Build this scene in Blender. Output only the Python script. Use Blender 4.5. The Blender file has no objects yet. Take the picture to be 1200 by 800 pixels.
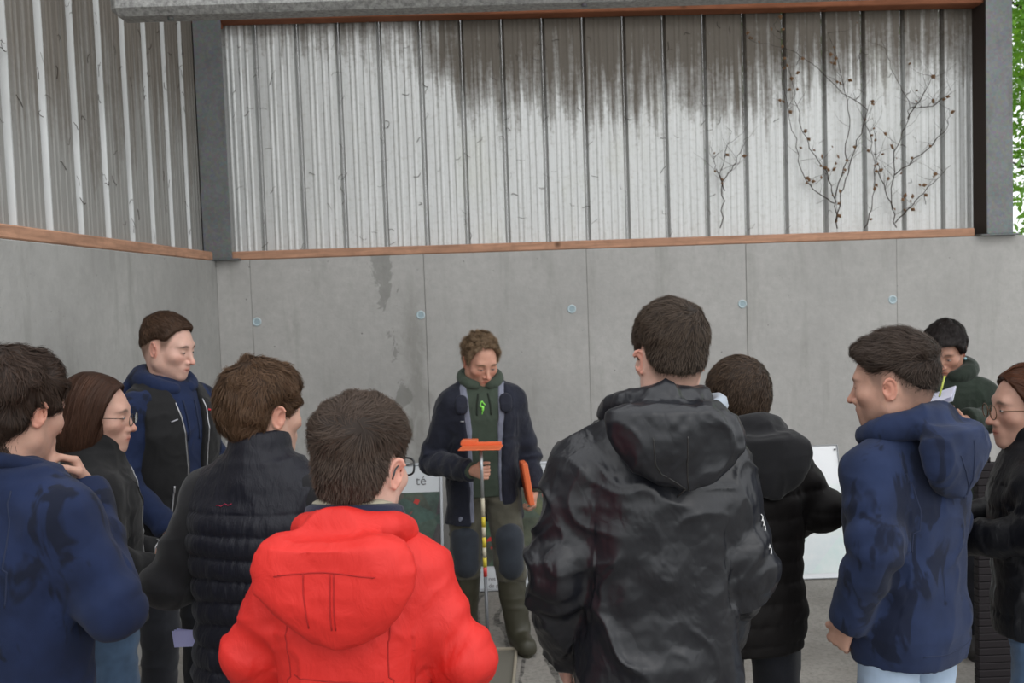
import bpy, math, random
import numpy as np
from mathutils import Vector, Matrix

random.seed(7); np.random.seed(7)
SC = bpy.context.scene
COL = SC.collection

# ------------------------------------------------------------------ camera
CAM_Z = 1.80
F_PX = 1100.0
PITCH = math.atan(59.5 / 1100.0)
YAW = math.radians(0.6)
ROLL = math.radians(1.95)
cam_data = bpy.data.cameras.new('camera'); cam = bpy.data.objects.new('camera', cam_data)
COL.objects.link(cam)
cam_data.sensor_width = 23.5
cam_data.lens = F_PX / 1200.0 * 23.5
cam_data.clip_start = 0.05; cam_data.clip_end = 200
fwd = Vector((math.sin(YAW) * math.cos(PITCH), math.cos(YAW) * math.cos(PITCH), -math.sin(PITCH)))
right0 = fwd.cross(Vector((0, 0, 1))).normalized(); up0 = right0.cross(fwd)
RT = right0 * math.cos(ROLL) - up0 * math.sin(ROLL)
UP = up0 * math.cos(ROLL) + right0 * math.sin(ROLL)
M = Matrix.Identity(4)
for i in range(3):
    M[i][0] = RT[i]; M[i][1] = UP[i]; M[i][2] = -fwd[i]
M[2][3] = CAM_Z
cam.matrix_world = M
SC.camera = cam
cam_data.dof.use_dof = True
cam_data.dof.focus_distance = 2.3
cam_data.dof.aperture_fstop = 5.0


def at(px, py, y):
    """world point on the plane Y=y seen at pixel (px,py) of the 1200x800 photograph"""
    d = fwd + RT * ((px - 600) / F_PX) + UP * ((400 - py) / F_PX)
    return Vector((0, 0, CAM_Z)) + d * (y / d.y)


# ------------------------------------------------------------------ world, light, exposure
SC.view_settings.view_transform = 'Standard'
SC.view_settings.look = 'None'
SC.view_settings.exposure = 0.35
SC.view_settings.gamma = 1.0
SC.view_settings.use_curve_mapping = False
world = bpy.data.worlds.new('overcast_sky'); SC.world = world
world.use_nodes = True
wn = world.node_tree.nodes; wl = world.node_tree.links
bg = wn['Background']; bg.inputs['Strength'].default_value = 1.35
tc = wn.new('ShaderNodeTexCoord'); sx = wn.new('ShaderNodeSeparateXYZ'); rp = wn.new('ShaderNodeValToRGB')
wl.new(tc.outputs['Generated'], sx.inputs[0]); wl.new(sx.outputs['Z'], rp.inputs[0]); wl.new(rp.outputs[0], bg.inputs['Color'])
rp.color_ramp.elements[0].position = 0.0; rp.color_ramp.elements[0].color = (0.84, 0.86, 0.87, 1)
rp.color_ramp.elements[1].position = 1.0; rp.color_ramp.elements[1].color = (0.97, 0.985, 1.0, 1)
sun_d = bpy.data.lights.new('veiled_sun', 'SUN'); sun_d.energy = 0.35; sun_d.angle = math.radians(40); sun_d.color = (1, 0.97, 0.93)
sun = bpy.data.objects.new('veiled_sun', sun_d); COL.objects.link(sun)
sun.rotation_euler = Vector((-0.35, 0.75, -0.62)).to_track_quat('-Z', 'Y').to_euler()

# ------------------------------------------------------------------ materials


def N(nt, t, **kw):
    n = nt.nodes.new(t)
    for k, v in kw.items():
        if k in n.inputs.keys():
            n.inputs[k].default_value = v
        else:
            setattr(n, k, v)
    return n


def new_mat(name, color=(0.5, 0.5, 0.5), rough=0.7, metal=0.0, sheen=0.0, spec=0.5, coat=0.0):
    m = bpy.data.materials.new(name); m.use_nodes = True
    b = m.node_tree.nodes['Principled BSDF']
    b.inputs['Base Color'].default_value = (*color, 1)
    b.inputs['Roughness'].default_value = rough
    b.inputs['Metallic'].default_value = metal
    b.inputs['Specular IOR Level'].default_value = spec
    b.inputs['Coat Weight'].default_value = coat
    if sheen:
        b.inputs['Sheen Weight'].default_value = sheen
        b.inputs['Sheen Roughness'].default_value = 0.5
    return m, m.node_tree, b


def coords(nt, scale=(1, 1, 1), loc=(0, 0, 0)):
    t = N(nt, 'ShaderNodeTexCoord'); mp = N(nt, 'ShaderNodeMapping')
    mp.inputs['Scale'].default_value = scale; mp.inputs['Location'].default_value = loc
    nt.links.new(t.outputs['Object'], mp.inputs[0])
    return mp.outputs[0]


def noise(nt, vec, scale, detail=4, rough=0.55, dist=0.0):
    n = N(nt, 'ShaderNodeTexNoise'); n.inputs['Scale'].default_value = scale
    n.inputs['Detail'].default_value = detail; n.inputs['Roughness'].default_value = rough
    n.inputs['Distortion'].default_value = dist
    nt.links.new(vec, n.inputs['Vector'])
    return n.outputs['Fac']


def ramp(nt, fac, stops):
    r = N(nt, 'ShaderNodeValToRGB'); e = r.color_ramp.elements
    while len(e) < len(stops):
        e.new(0.5)
    for q, (p, c) in zip(e, stops):
        q.position = p
        q.color = (c, c, c, 1) if not isinstance(c, tuple) else (*c, 1)
    nt.links.new(fac, r.inputs[0])
    return r.outputs[0]


def mixc(nt, fac, a, b, mode='MIX'):
    m = N(nt, 'ShaderNodeMix', data_type='RGBA', blend_type=mode)
    for sock, v in ((m.inputs[0], fac), (m.inputs[6], a), (m.inputs[7], b)):
        if isinstance(v, (int, float)):
            sock.default_value = v
        elif isinstance(v, tuple):
            sock.default_value = (*v, 1)
        else:
            nt.links.new(v, sock)
    return m.outputs[2]


def mth(nt, op, a, b=0.0):
    m = N(nt, 'ShaderNodeMath', operation=op)
    for sock, v in ((m.inputs[0], a), (m.inputs[1], b)):
        if isinstance(v, (int, float)):
            sock.default_value = v
        else:
            nt.links.new(v, sock)
    return m.outputs[0]


def bump(nt, b, h, strength=0.3, dist=0.01, prev=None):
    n = N(nt, 'ShaderNodeBump'); n.inputs['Strength'].default_value = strength; n.inputs['Distance'].default_value = dist
    nt.links.new(h, n.inputs['Height'])
    if prev is not None:
        nt.links.new(prev, n.inputs['Normal'])
    nt.links.new(n.outputs[0], b.inputs['Normal'])
    return n.outputs[0]


def cloth_mat(name, color, rough=0.85, weave=900, wsc=0.25, blotch=None, crinkle=0.0, sheen=0.15, spec=0.3, vary=0.25, crs=30, cstretch=(1, 1, 0.6)):
    m, nt, b = new_mat(name, color, rough, sheen=sheen, spec=spec)
    v = coords(nt)
    n1 = noise(nt, v, 9, 3)
    c = mixc(nt, ramp(nt, n1, [(0.3, 0.0), (0.7, 1.0)]), tuple(x * (1 - vary) for x in color), tuple(min(1, x * (1 + vary)) for x in color))
    if blotch:
        v2 = coords(nt, (1, 1, 0.45))
        nb = noise(nt, v2, blotch[1], 3, 0.6, 0.6)
        nbig = noise(nt, v2, blotch[1] * 0.3, 2, 0.5)
        f = mth(nt, 'ADD', mth(nt, 'MULTIPLY', nb, 0.65), mth(nt, 'MULTIPLY', nbig, 0.45))
        f = ramp(nt, f, [(blotch[2], 0.0), (blotch[2] + 0.035, 1.0)])
        c = mixc(nt, mth(nt, 'MULTIPLY', f, 0.9), c, blotch[0])
    nt.links.new(c, b.inputs['Base Color'])
    w = noise(nt, v, weave, 2)
    prev = bump(nt, b, w, wsc, 0.002)
    if crinkle:
        vc = coords(nt, cstretch)
        k = noise(nt, vc, crs, 5, 0.6, 1.2)
        prev = bump(nt, b, k, crinkle, 0.02, prev)
    return m


def attr_mat(name, rough=0.5, sss=0.0, spec=0.4, bsc=0.0, bs=300):
    m, nt, b = new_mat(name, (0.5, 0.4, 0.3), rough, spec=spec)
    a = N(nt, 'ShaderNodeVertexColor'); a.layer_name = 'Col'
    v = coords(nt)
    n1 = noise(nt, v, 60, 4)
    c = mixc(nt, 1.0, a.outputs['Color'], mixc(nt, n1, (0.86, 0.84, 0.84), (1.1, 1.1, 1.1)), 'MULTIPLY')
    nt.links.new(c, b.inputs['Base Color'])
    if sss:
        b.inputs['Subsurface Weight'].default_value = sss
        b.inputs['Subsurface Radius'].default_value = (0.02, 0.008, 0.004)
        b.inputs['Subsurface Scale'].default_value = 0.6
    if bsc:
        bump(nt, b, noise(nt, v, bs, 3), bsc, 0.002)
    return m


# ------------------------------------------------------------------ mesh helpers
def np_mesh(name, V, F, mat, parent=None, smooth=True, col=None):
    """V (n,3), F (m,3|4) or list of those"""
    me = bpy.data.meshes.new(name)
    V = np.asarray(V, dtype=np.float32)
    if not isinstance(F, list):
        F = [F]
    F = [np.asarray(f, dtype=np.int32) for f in F if len(f)]
    me.vertices.add(len(V)); me.vertices.foreach_set('co', V.ravel())
    loops = np.concatenate([f.ravel() for f in F])
    tot = np.concatenate([np.full(len(f), f.shape[1], dtype=np.int32) for f in F])
    start = np.concatenate([[0], np.cumsum(tot)[:-1]]).astype(np.int32)
    me.loops.add(len(loops)); me.loops.foreach_set('vertex_index', loops)
    me.polygons.add(len(tot)); me.polygons.foreach_set('loop_start', start)
    me.polygons.foreach_set('use_smooth', np.full(len(tot), smooth))
    me.update(calc_edges=True)
    if col is not None:
        a = me.color_attributes.new('Col', 'FLOAT_COLOR', 'POINT')
        c4 = np.ones((len(V), 4), dtype=np.float32); c4[:, :3] = col
        a.data.foreach_set('color', c4.ravel())
    mats = mat if isinstance(mat, (list, tuple)) else [mat]
    for m in mats:
        me.materials.append(m)
    o = bpy.data.objects.new(name, me); COL.objects.link(o)
    if parent is not None:
        o.parent = parent
    return o


class MB:
    """collects simple shapes, builds ONE mesh"""

    def __init__(s):
        s.v = []; s.f = []; s.sm = []; s.mi = []

    def add(s, vs, fs, smooth=False, mi=0):
        n = len(s.v); s.v += [tuple(v) for v in vs]
        s.f += [tuple(n + i for i in f) for f in fs]; s.sm += [smooth] * len(fs); s.mi += [mi] * len(fs)
        return s

    def box(s, c, d, rot=None, bev=0.0, mi=0):
        x, y, z = [q / 2 for q in d]
        b = min(bev, x * .9, y * .9, z * .9)
        R = rot or Matrix.Identity(3)
        c = Vector(c)
        if b <= 0:
            vs = [(sx * x, sy * y, sz * z) for sz in (-1, 1) for sy in (-1, 1) for sx in (-1, 1)]
            fs = [(0, 2, 3, 1), (4, 5, 7, 6), (0, 1, 5, 4), (2, 6, 7, 3), (0, 4, 6, 2), (1, 3, 7, 5)]
            return s.add([c + R @ Vector(v) for v in vs], fs, mi=mi)
        vs = []; idx = {}
        for sx in (-1, 1):
            for sy in (-1, 1):
                for sz in (-1, 1):
                    for ax in range(3):
                        p = [sx * (x - b), sy * (y - b), sz * (z - b)]
                        p[ax] = (sx * x, sy * y, sz * z)[ax]
                        idx[(sx, sy, sz, ax)] = len(vs); vs.append(p)
        fs = []
        S = (-1, 1)
        for ax in range(3):
            o = [a for a in range(3) if a != ax]
            for sg in S:
                q = []
                for (u, w) in ((-1, -1), (1, -1), (1, 1), (-1, 1)):
                    k = [0, 0, 0]; k[ax] = sg; k[o[0]] = u; k[o[1]] = w
                    q.append(idx[(*k, ax)])
                flip = (sg < 0) ^ (ax == 1)
                fs.append(tuple(reversed(q)) if flip else tuple(q))
        for ax in range(3):           # edges along axis ax
            o = [a for a in range(3) if a != ax]
            for u in S:
                for w in S:
                    q = []
                    for (e, a2) in ((-1, o[0]), (1, o[0]), (1, o[1]), (-1, o[1])):
                        k = [0, 0, 0]; k[ax] = e; k[o[0]] = u; k[o[1]] = w
                        q.append(idx[(*k, a2)])
                    fs.append(tuple(q))
        for sx in S:
            for sy in S:
                for sz in S:
                    fs.append(tuple(idx[(sx, sy, sz, a)] for a in range(3)))
        # fix orientation outward
        out = []
        for f in fs:
            P = [Vector(vs[i]) for i in f]
            nrm = (P[1] - P[0]).cross(P[2] - P[0]); cen = sum(P, Vector()) / len(P)
            out.append(f if nrm.dot(cen) > 0 else tuple(reversed(f)))
        return s.add([c + R @ Vector(v) for v in vs], out, mi=mi)

    def tube(s, pts, r, seg=8, cap=True, flat=1.0, up=None, mi=0):
        pts = [Vector(p) for p in pts]
        if not hasattr(r, '__len__'):
            r = [r] * len(pts)
        n0 = len(s.v); vs = []; u = None
        for i, p in enumerate(pts):
            t = (pts[min(i + 1, len(pts) - 1)] - pts[max(i - 1, 0)])
            t = t.normalized() if t.length > 1e-9 else Vector((0, 0, 1))
            if u is None:
                u = (Vector(up) if up is not None else (Vector((0, 0, 1)) if abs(t.z) < .9 else Vector((1, 0, 0))))
            u = (u - t * u.dot(t)); u = u.normalized() if u.length > 1e-6 else t.orthogonal().normalized()
            w = t.cross(u)
            for k in range(seg):
                a = 2 * math.pi * k / seg
                vs.append(p + (u * math.cos(a) * flat + w * math.sin(a)) * r[i])
        fs = []
        for i in range(len(pts) - 1):
            for k in range(seg):
                a = i * seg + k; b = i * seg + (k + 1) % seg
                fs.append((a, b, b + seg, a + seg))
        if cap:
            fs.append(tuple(reversed(range(seg)))); fs.append(tuple(range((len(pts) - 1) * seg, len(pts) * seg)))
        return s.add(vs, fs, smooth=True, mi=mi)

    def ball(s, c, r, seg=12, rings=8, rot=None, mi=0):
        c = Vector(c); r = r if hasattr(r, '__len__') else (r, r, r)
        R = rot or Matrix.Identity(3)
        vs = [c + R @ Vector((0, 0, -r[2]))]
        for j in range(1, rings):
            ph = -math.pi / 2 + math.pi * j / rings
            for k in range(seg):
                a = 2 * math.pi * k / seg
                vs.append(c + R @ Vector((r[0] * math.cos(ph) * math.cos(a), r[1] * math.cos(ph) * math.sin(a), r[2] * math.sin(ph))))
        vs.append(c + R @ Vector((0, 0, r[2])))
        fs = [(0, 1 + (k + 1) % seg, 1 + k) for k in range(seg)]
        for j in range(rings - 2):
            for k in range(seg):
                a = 1 + j * seg + k; b = 1 + j * seg + (k + 1) % seg
                fs.append((a, b, b + seg, a + seg))
        top = len(vs) - 1; o = 1 + (rings - 2) * seg
        fs += [(o + k, o + (k + 1) % seg, top) for k in range(seg)]
        return s.add(vs, fs, smooth=True, mi=mi)

    def build(s, name, mat, parent=None, bevel=0.0):
        me = bpy.data.meshes.new(name); me.from_pydata([tuple(v) for v in s.v], [], s.f)
        me.polygons.foreach_set('use_smooth', s.sm)
        me.polygons.foreach_set('material_index', s.mi)
        for m in (mat if isinstance(mat, (list, tuple)) else [mat]):
            me.materials.append(m)
        me.update()
        o = bpy.data.objects.new(name, me); COL.objects.link(o)
        if parent is not None:
            o.parent = parent
        if bevel:
            md = o.modifiers.new('bevel', 'BEVEL'); md.width = bevel; md.segments = 2; md.limit_method = 'ANGLE'
        return o


def tag(o, label=None, cat=None, group=None, kind=None):
    for k, v in (('label', label), ('category', cat), ('group', group), ('kind', kind)):
        if v:
            o[k] = v
    return o


def empty(name, loc=(0, 0, 0), rz=0.0):
    o = bpy.data.objects.new(name, None); COL.objects.link(o)
    o.location = loc; o.rotation_euler = (0, 0, rz); o.empty_display_size = 0.1
    return o


# ------------------------------------------------------------------ numpy noise
def _hash(ix, iy, iz, seed):
    h = (ix.astype(np.int64) * 374761393 + iy.astype(np.int64) * 668265263 + iz.astype(np.int64) * 2147483647 + seed * 974634777) & 0xFFFFFFFF
    h = ((h ^ (h >> 13)) * 1274126177) & 0xFFFFFFFF
    h = (h ^ (h >> 16)) & 0xFFFF
    return h.astype(np.float32) / 65535.0


def vn(p, seed=0):
    """value noise 0..1 on (n,3)"""
    f = np.floor(p); t = (p - f).astype(np.float32); f = f.astype(np.int64)
    t = t * t * t * (t * (t * 6 - 15) + 10)
    r = 0
    for dx in (0, 1):
        wx = t[:, 0] if dx else 1 - t[:, 0]
        for dy in (0, 1):
            wy = t[:, 1] if dy else 1 - t[:, 1]
            for dz in (0, 1):
                wz = t[:, 2] if dz else 1 - t[:, 2]
                r = r + wx * wy * wz * _hash(f[:, 0] + dx, f[:, 1] + dy, f[:, 2] + dz, seed)
    return r


def ridge(p, seed=0):
    return 1 - np.abs(2 * vn(p, seed) - 1)


def sstep(x, a, b):
    t = np.clip((x - a) / (b - a), 0, 1)
    return t * t * (3 - 2 * t)


# ------------------------------------------------------------------ implicit surfaces on a rectilinear grid
FAR = 0.09


def axis(lo, hi, h, fine=()):
    """grid coordinates from lo to hi, step h, finer inside each (a,b,step)"""
    out = [lo]; x = lo
    while x < hi:
        st = h
        for a, b, s in fine:
            if a - 1e-9 <= x < b:
                st = min(st, s)
            elif x < a < x + st:
                st = max(a - x, 1e-3)
        x += st; out.append(x)
    return np.array(out, dtype=np.float32)


class Field:
    def __init__(s, xs, ys, zs):
        s.ax = [xs, ys, zs]
        s.V = np.full((len(xs), len(ys), len(zs)), FAR, dtype=np.float32)

    @staticmethod
    def cube(lo, hi, h):
        return Field(*[np.arange(a, b + h, h, dtype=np.float32) for a, b in zip(lo, hi)])

    def blk(s, lo, hi):
        sl = []
        for a, l, h in zip(s.ax, lo, hi):
            i = int(np.searchsorted(a, l)); j = int(np.searchsorted(a, h))
            if j <= i:
                return None
            sl.append(slice(i, j))
        return tuple(sl)

    def pts(s, sl):
        X = s.ax[0][sl[0]][:, None, None]; Y = s.ax[1][sl[1]][None, :, None]; Z = s.ax[2][sl[2]][None, None, :]
        return X, Y, Z

    def put(s, lo, hi, fn, k=0.02, mode='u'):
        m = k + 0.012 if mode == 'u' else k + 0.004
        sl = s.blk([a - m for a in lo], [b + m for b in hi])
        if sl is None:
            return s
        X, Y, Z = s.pts(sl)
        b = fn(X, Y, Z).astype(np.float32)
        a = s.V[sl]
        if mode == 'u':
            h = np.maximum(k - np.abs(a - b), 0) / max(k, 1e-6)
            s.V[sl] = np.minimum(a, b) - h * h * k * 0.25
        elif mode == 's':
            b = -b
            h = np.maximum(k - np.abs(a - b), 0) / max(k, 1e-6)
            s.V[sl] = np.maximum(a, b) + h * h * k * 0.25
        return s

    # --- primitives
    def ell(s, c, r, k=0.02, R=None, mode='u'):
        c = np.array(c, float); r = np.array(r, float)
        m = float(r.max()) if R is not None else None
        lo = c - (m if m else r); hi = c + (m if m else r)

        def fn(X, Y, Z):
            x = X - c[0]; y = Y - c[1]; z = Z - c[2]
            if R is not None:
                x, y, z = (R[0][0] * x + R[1][0] * y + R[2][0] * z, R[0][1] * x + R[1][1] * y + R[2][1] * z, R[0][2] * x + R[1][2] * y + R[2][2] * z)
            k0 = np.sqrt((x / r[0]) ** 2 + (y / r[1]) ** 2 + (z / r[2]) ** 2)
            k1 = np.sqrt((x / r[0] ** 2) ** 2 + (y / r[1] ** 2) ** 2 + (z / r[2] ** 2) ** 2) + 1e-9
            return k0 * (k0 - 1) / k1
        return s.put(lo, hi, fn, k, mode)

    def cone(s, a, b, ra, rb, k=0.02, mode='u', fl=None, cut=None):
        """tapered capsule; fl=(unit axis, factor>1) flattens across that axis; cut = (point, dir) keeps dot<0"""
        a = np.array(a, float); b = np.array(b, float); R = max(ra, rb) * (1 if fl is None else max(1, 1 / fl[1]))
        lo = np.minimum(a, b) - R; hi = np.maximum(a, b) + R
        d = b - a; L2 = float(d @ d) + 1e-12

        def fn(X, Y, Z):
            x = X - a[0]; y = Y - a[1]; z = Z - a[2]
            t = np.clip((x * d[0] + y * d[1] + z * d[2]) / L2, 0, 1)
            x = x - t * d[0]; y = y - t * d[1]; z = z - t * d[2]
            q = x * x + y * y + z * z
            if fl is not None:
                n, f = fl
                w = x * n[0] + y * n[1] + z * n[2]
                q = q + w * w * (f * f - 1)
            v = np.sqrt(q) - (ra + (rb - ra) * t)
            if cut is not None:
                c, n = cut
                v = np.maximum(v, (X - c[0]) * n[0] + (Y - c[1]) * n[1] + (Z - c[2]) * n[2])
            return v
        return s.put(lo, hi, fn, k, mode)

    def loft(s, T, k=0.03, n=2.4, mode='u', rot=0.0):
        """T rows: z, rx, ry, cx, cy ; stacked super-ellipses"""
        T = np.array(sorted(T), float)
        z = T[:, 0]
        lo = [(T[:, 3] - T[:, 1]).min(), (T[:, 4] - T[:, 2]).min(), z[0]]
        hi = [(T[:, 3] + T[:, 1]).max(), (T[:, 4] + T[:, 2]).max(), z[-1]]

        def fn(X, Y, Z):
            zz = np.clip(Z, z[0], z[-1])

            def I(c):
                v = np.interp(zz.ravel(), z, T[:, c]); return v.reshape(zz.shape)
            rx, ry, cx, cy = I(1), I(2), I(3), I(4)
            r = ((np.abs(X - cx) / rx) ** n + (np.abs(Y - cy) / ry) ** n) ** (1.0 / n)
            d = (r - 1) * np.minimum(rx, ry)
            return np.maximum(d, np.maximum(z[0] - Z, Z - z[-1]))
        return s.put(lo, hi, fn, k, mode)

    def cutz(s, z0, keep_above=True, k=0.004):
        Z = s.ax[2][None, None, :]
        b = (z0 - Z) if keep_above else (Z - z0)
        s.V = np.maximum(s.V, b.astype(np.float32))
        return s

    # --- sampling
    def sample(s, P, grad=False):
        P = np.asarray(P, dtype=np.float32)
        ii = []; tt = []
        for a in range(3):
            g = s.ax[a]
            u = np.interp(P[:, a], g, np.arange(len(g)))
            i = np.clip(np.floor(u).astype(int), 0, len(g) - 2)
            ii.append(i); tt.append((u - i).astype(np.float32))
        V = s.V
        c = {}
        for dx in (0, 1):
            for dy in (0, 1):
                for dz in (0, 1):
                    c[dx, dy, dz] = V[ii[0] + dx, ii[1] + dy, ii[2] + dz]
        x, y, z = tt
        L = lambda a, b, t: a + (b - a) * t
        v00 = L(c[0, 0, 0], c[1, 0, 0], x); v10 = L(c[0, 1, 0], c[1, 1, 0], x); v01 = L(c[0, 0, 1], c[1, 0, 1], x); v11 = L(c[0, 1, 1], c[1, 1, 1], x)
        d = L(L(v00, v10, y), L(v01, v11, y), z)
        if not grad:
            return d
        e = 0.006; G = np.zeros_like(P)
        for a in range(3):
            q = P.copy(); q[:, a] += e; w = P.copy(); w[:, a] -= e
            G[:, a] = (s.sample(q) - s.sample(w)) / (2 * e)
        n = np.linalg.norm(G, axis=1, keepdims=True) + 1e-9
        return d, G / n, n[:, 0]

    def project(s, P, off=0.0, it=22, maxstep=0.03):
        P = np.array(P, dtype=np.float32)
        if not hasattr(s, 'cen'):
            I = np.argwhere(s.V < 0)
            s.cen = np.array([s.ax[0][I[:, 0]].mean(), s.ax[1][I[:, 1]].mean()])
        for _ in range(it):
            d, g, n = s.sample(P, True)
            far = (d > FAR - .004)
            if far.any():
                v = P[:, :2] - s.cen
                v = v / (np.linalg.norm(v, axis=1, keepdims=True) + 1e-6)
                g[far, :2] = v[far]; g[far, 2] = 0; n = np.where(far, 1.0, n)
                d = np.where(far, .02 + off, d)
            st = np.clip((d - off) / np.maximum(n, 0.5), -maxstep, maxstep)
            P = P - g * st[:, None]
        return P

    def mesh(s, smooth=1):
        V = s.V.copy()
        V[0] = V[-1] = FAR; V[:, 0] = V[:, -1] = FAR; V[:, :, 0] = V[:, :, -1] = FAR
        S = V < 0
        nx, ny, nz = V.shape
        a = S[:-1, :-1, :-1]
        anyv = np.zeros((nx - 1, ny - 1, nz - 1), bool); allv = np.ones_like(anyv)
        for dx in (0, 1):
            for dy in (0, 1):
                for dz in (0, 1):
                    q = S[dx:nx - 1 + dx, dy:ny - 1 + dy, dz:nz - 1 + dz]
                    anyv |= q; allv &= q
        act = anyv & ~allv
        I = np.argwhere(act)
        ids = np.full(act.shape, -1, dtype=np.int32); ids[act] = np.arange(len(I), dtype=np.int32)
        cv = {}
        for dx in (0, 1):
            for dy in (0, 1):
                for dz in (0, 1):
                    cv[dx, dy, dz] = V[I[:, 0] + dx, I[:, 1] + dy, I[:, 2] + dz]
        acc = np.zeros((len(I), 3), np.float64); cnt = np.zeros(len(I))
        cor = list(cv.keys())
        for i, p in enumerate(cor):
            for q in cor[i + 1:]:
                if sum(abs(p[k] - q[k]) for k in range(3)) != 1:
                    continue
                A, B = cv[p], cv[q]
                m = (A < 0) != (B < 0)
                t = np.where(m, A / np.where(m, A - B, 1), 0)
                for k in range(3):
                    acc[:, k] += np.where(m, p[k] + (q[k] - p[k]) * t, 0)
                cnt += m
        loc = acc / cnt[:, None]
        P = np.zeros((len(I), 3))
        for k in range(3):
            g = s.ax[k]
            P[:, k] = g[I[:, k]] + loc[:, k] * (g[I[:, k] + 1] - g[I[:, k]])
        F = []
        # x edges
        for axn in range(3):
            o = [k for k in range(3) if k != axn]
            sl0 = [slice(None)] * 3; sl1 = [slice(None)] * 3
            sl0[axn] = slice(0, -1); sl1[axn] = slice(1, None)
            A = S[tuple(sl0)]; B = S[tuple(sl1)]
            E = np.argwhere(A != B)
            ins = A[E[:, 0], E[:, 1], E[:, 2]]
            ok = (E[:, o[0]] > 0) & (E[:, o[1]] > 0)
            E = E[ok]; ins = ins[ok]
            q = []
            for (u, w) in ((-1, -1), (0, -1), (0, 0), (-1, 0)):
                e = E.copy(); e[:, o[0]] += u; e[:, o[1]] += w
                q.append(ids[e[:, 0], e[:, 1], e[:, 2]])
            q = np.stack(q, 1)
            flip = ~ins if axn != 1 else ins
            q[flip] = q[flip][:, ::-1]
            F.append(q)
        F = np.concatenate(F)
        F = F[(F >= 0).all(1)]
        if smooth:
            P = lap(P, F, smooth)
        return P.astype(np.float32), F


def lap(P, F, it=1, lam=0.5):
    n = len(P)
    a = np.concatenate([F[:, i] for i in range(4)]); b = np.concatenate([F[:, (i + 1) % 4] for i in range(4)])
    deg = np.bincount(a, minlength=n) + np.bincount(b, minlength=n)
    deg = np.maximum(deg, 1)
    for _ in range(it):
        for lm in (lam, -lam * 0.9):
            Q = np.stack([(np.bincount(a, P[b, k], n) + np.bincount(b, P[a, k], n)) / deg for k in range(3)], 1)
            P = P + (Q - P) * lm
    return P


def vnormals(P, F):
    nrm = np.cross(P[F[:, 2]] - P[F[:, 0]], P[F[:, 3]] - P[F[:, 1]])
    n = len(P); out = np.zeros((n, 3))
    for i in range(4):
        for k in range(3):
            out[:, k] += np.bincount(F[:, i], nrm[:, k], n)
    return out / (np.linalg.norm(out, axis=1, keepdims=True) + 1e-12)


def rotm(yaw=0.0, pitch=0.0, roll=0.0):
    """degrees; yaw about z (ccw), pitch>0 nods down, roll>0 tilts to the right ear"""
    y, p, r = [math.radians(v) for v in (yaw, -pitch, roll)]
    Rz = np.array([[math.cos(y), -math.sin(y), 0], [math.sin(y), math.cos(y), 0], [0, 0, 1]])
    Rx = np.array([[1, 0, 0], [0, math.cos(p), -math.sin(p)], [0, math.sin(p), math.cos(p)]])
    Ry = np.array([[math.cos(r), 0, math.sin(r)], [0, 1, 0], [-math.sin(r), 0, math.cos(r)]])
    return Rz @ Rx @ Ry


# ------------------------------------------------------------------ people
MAT = {}


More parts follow.
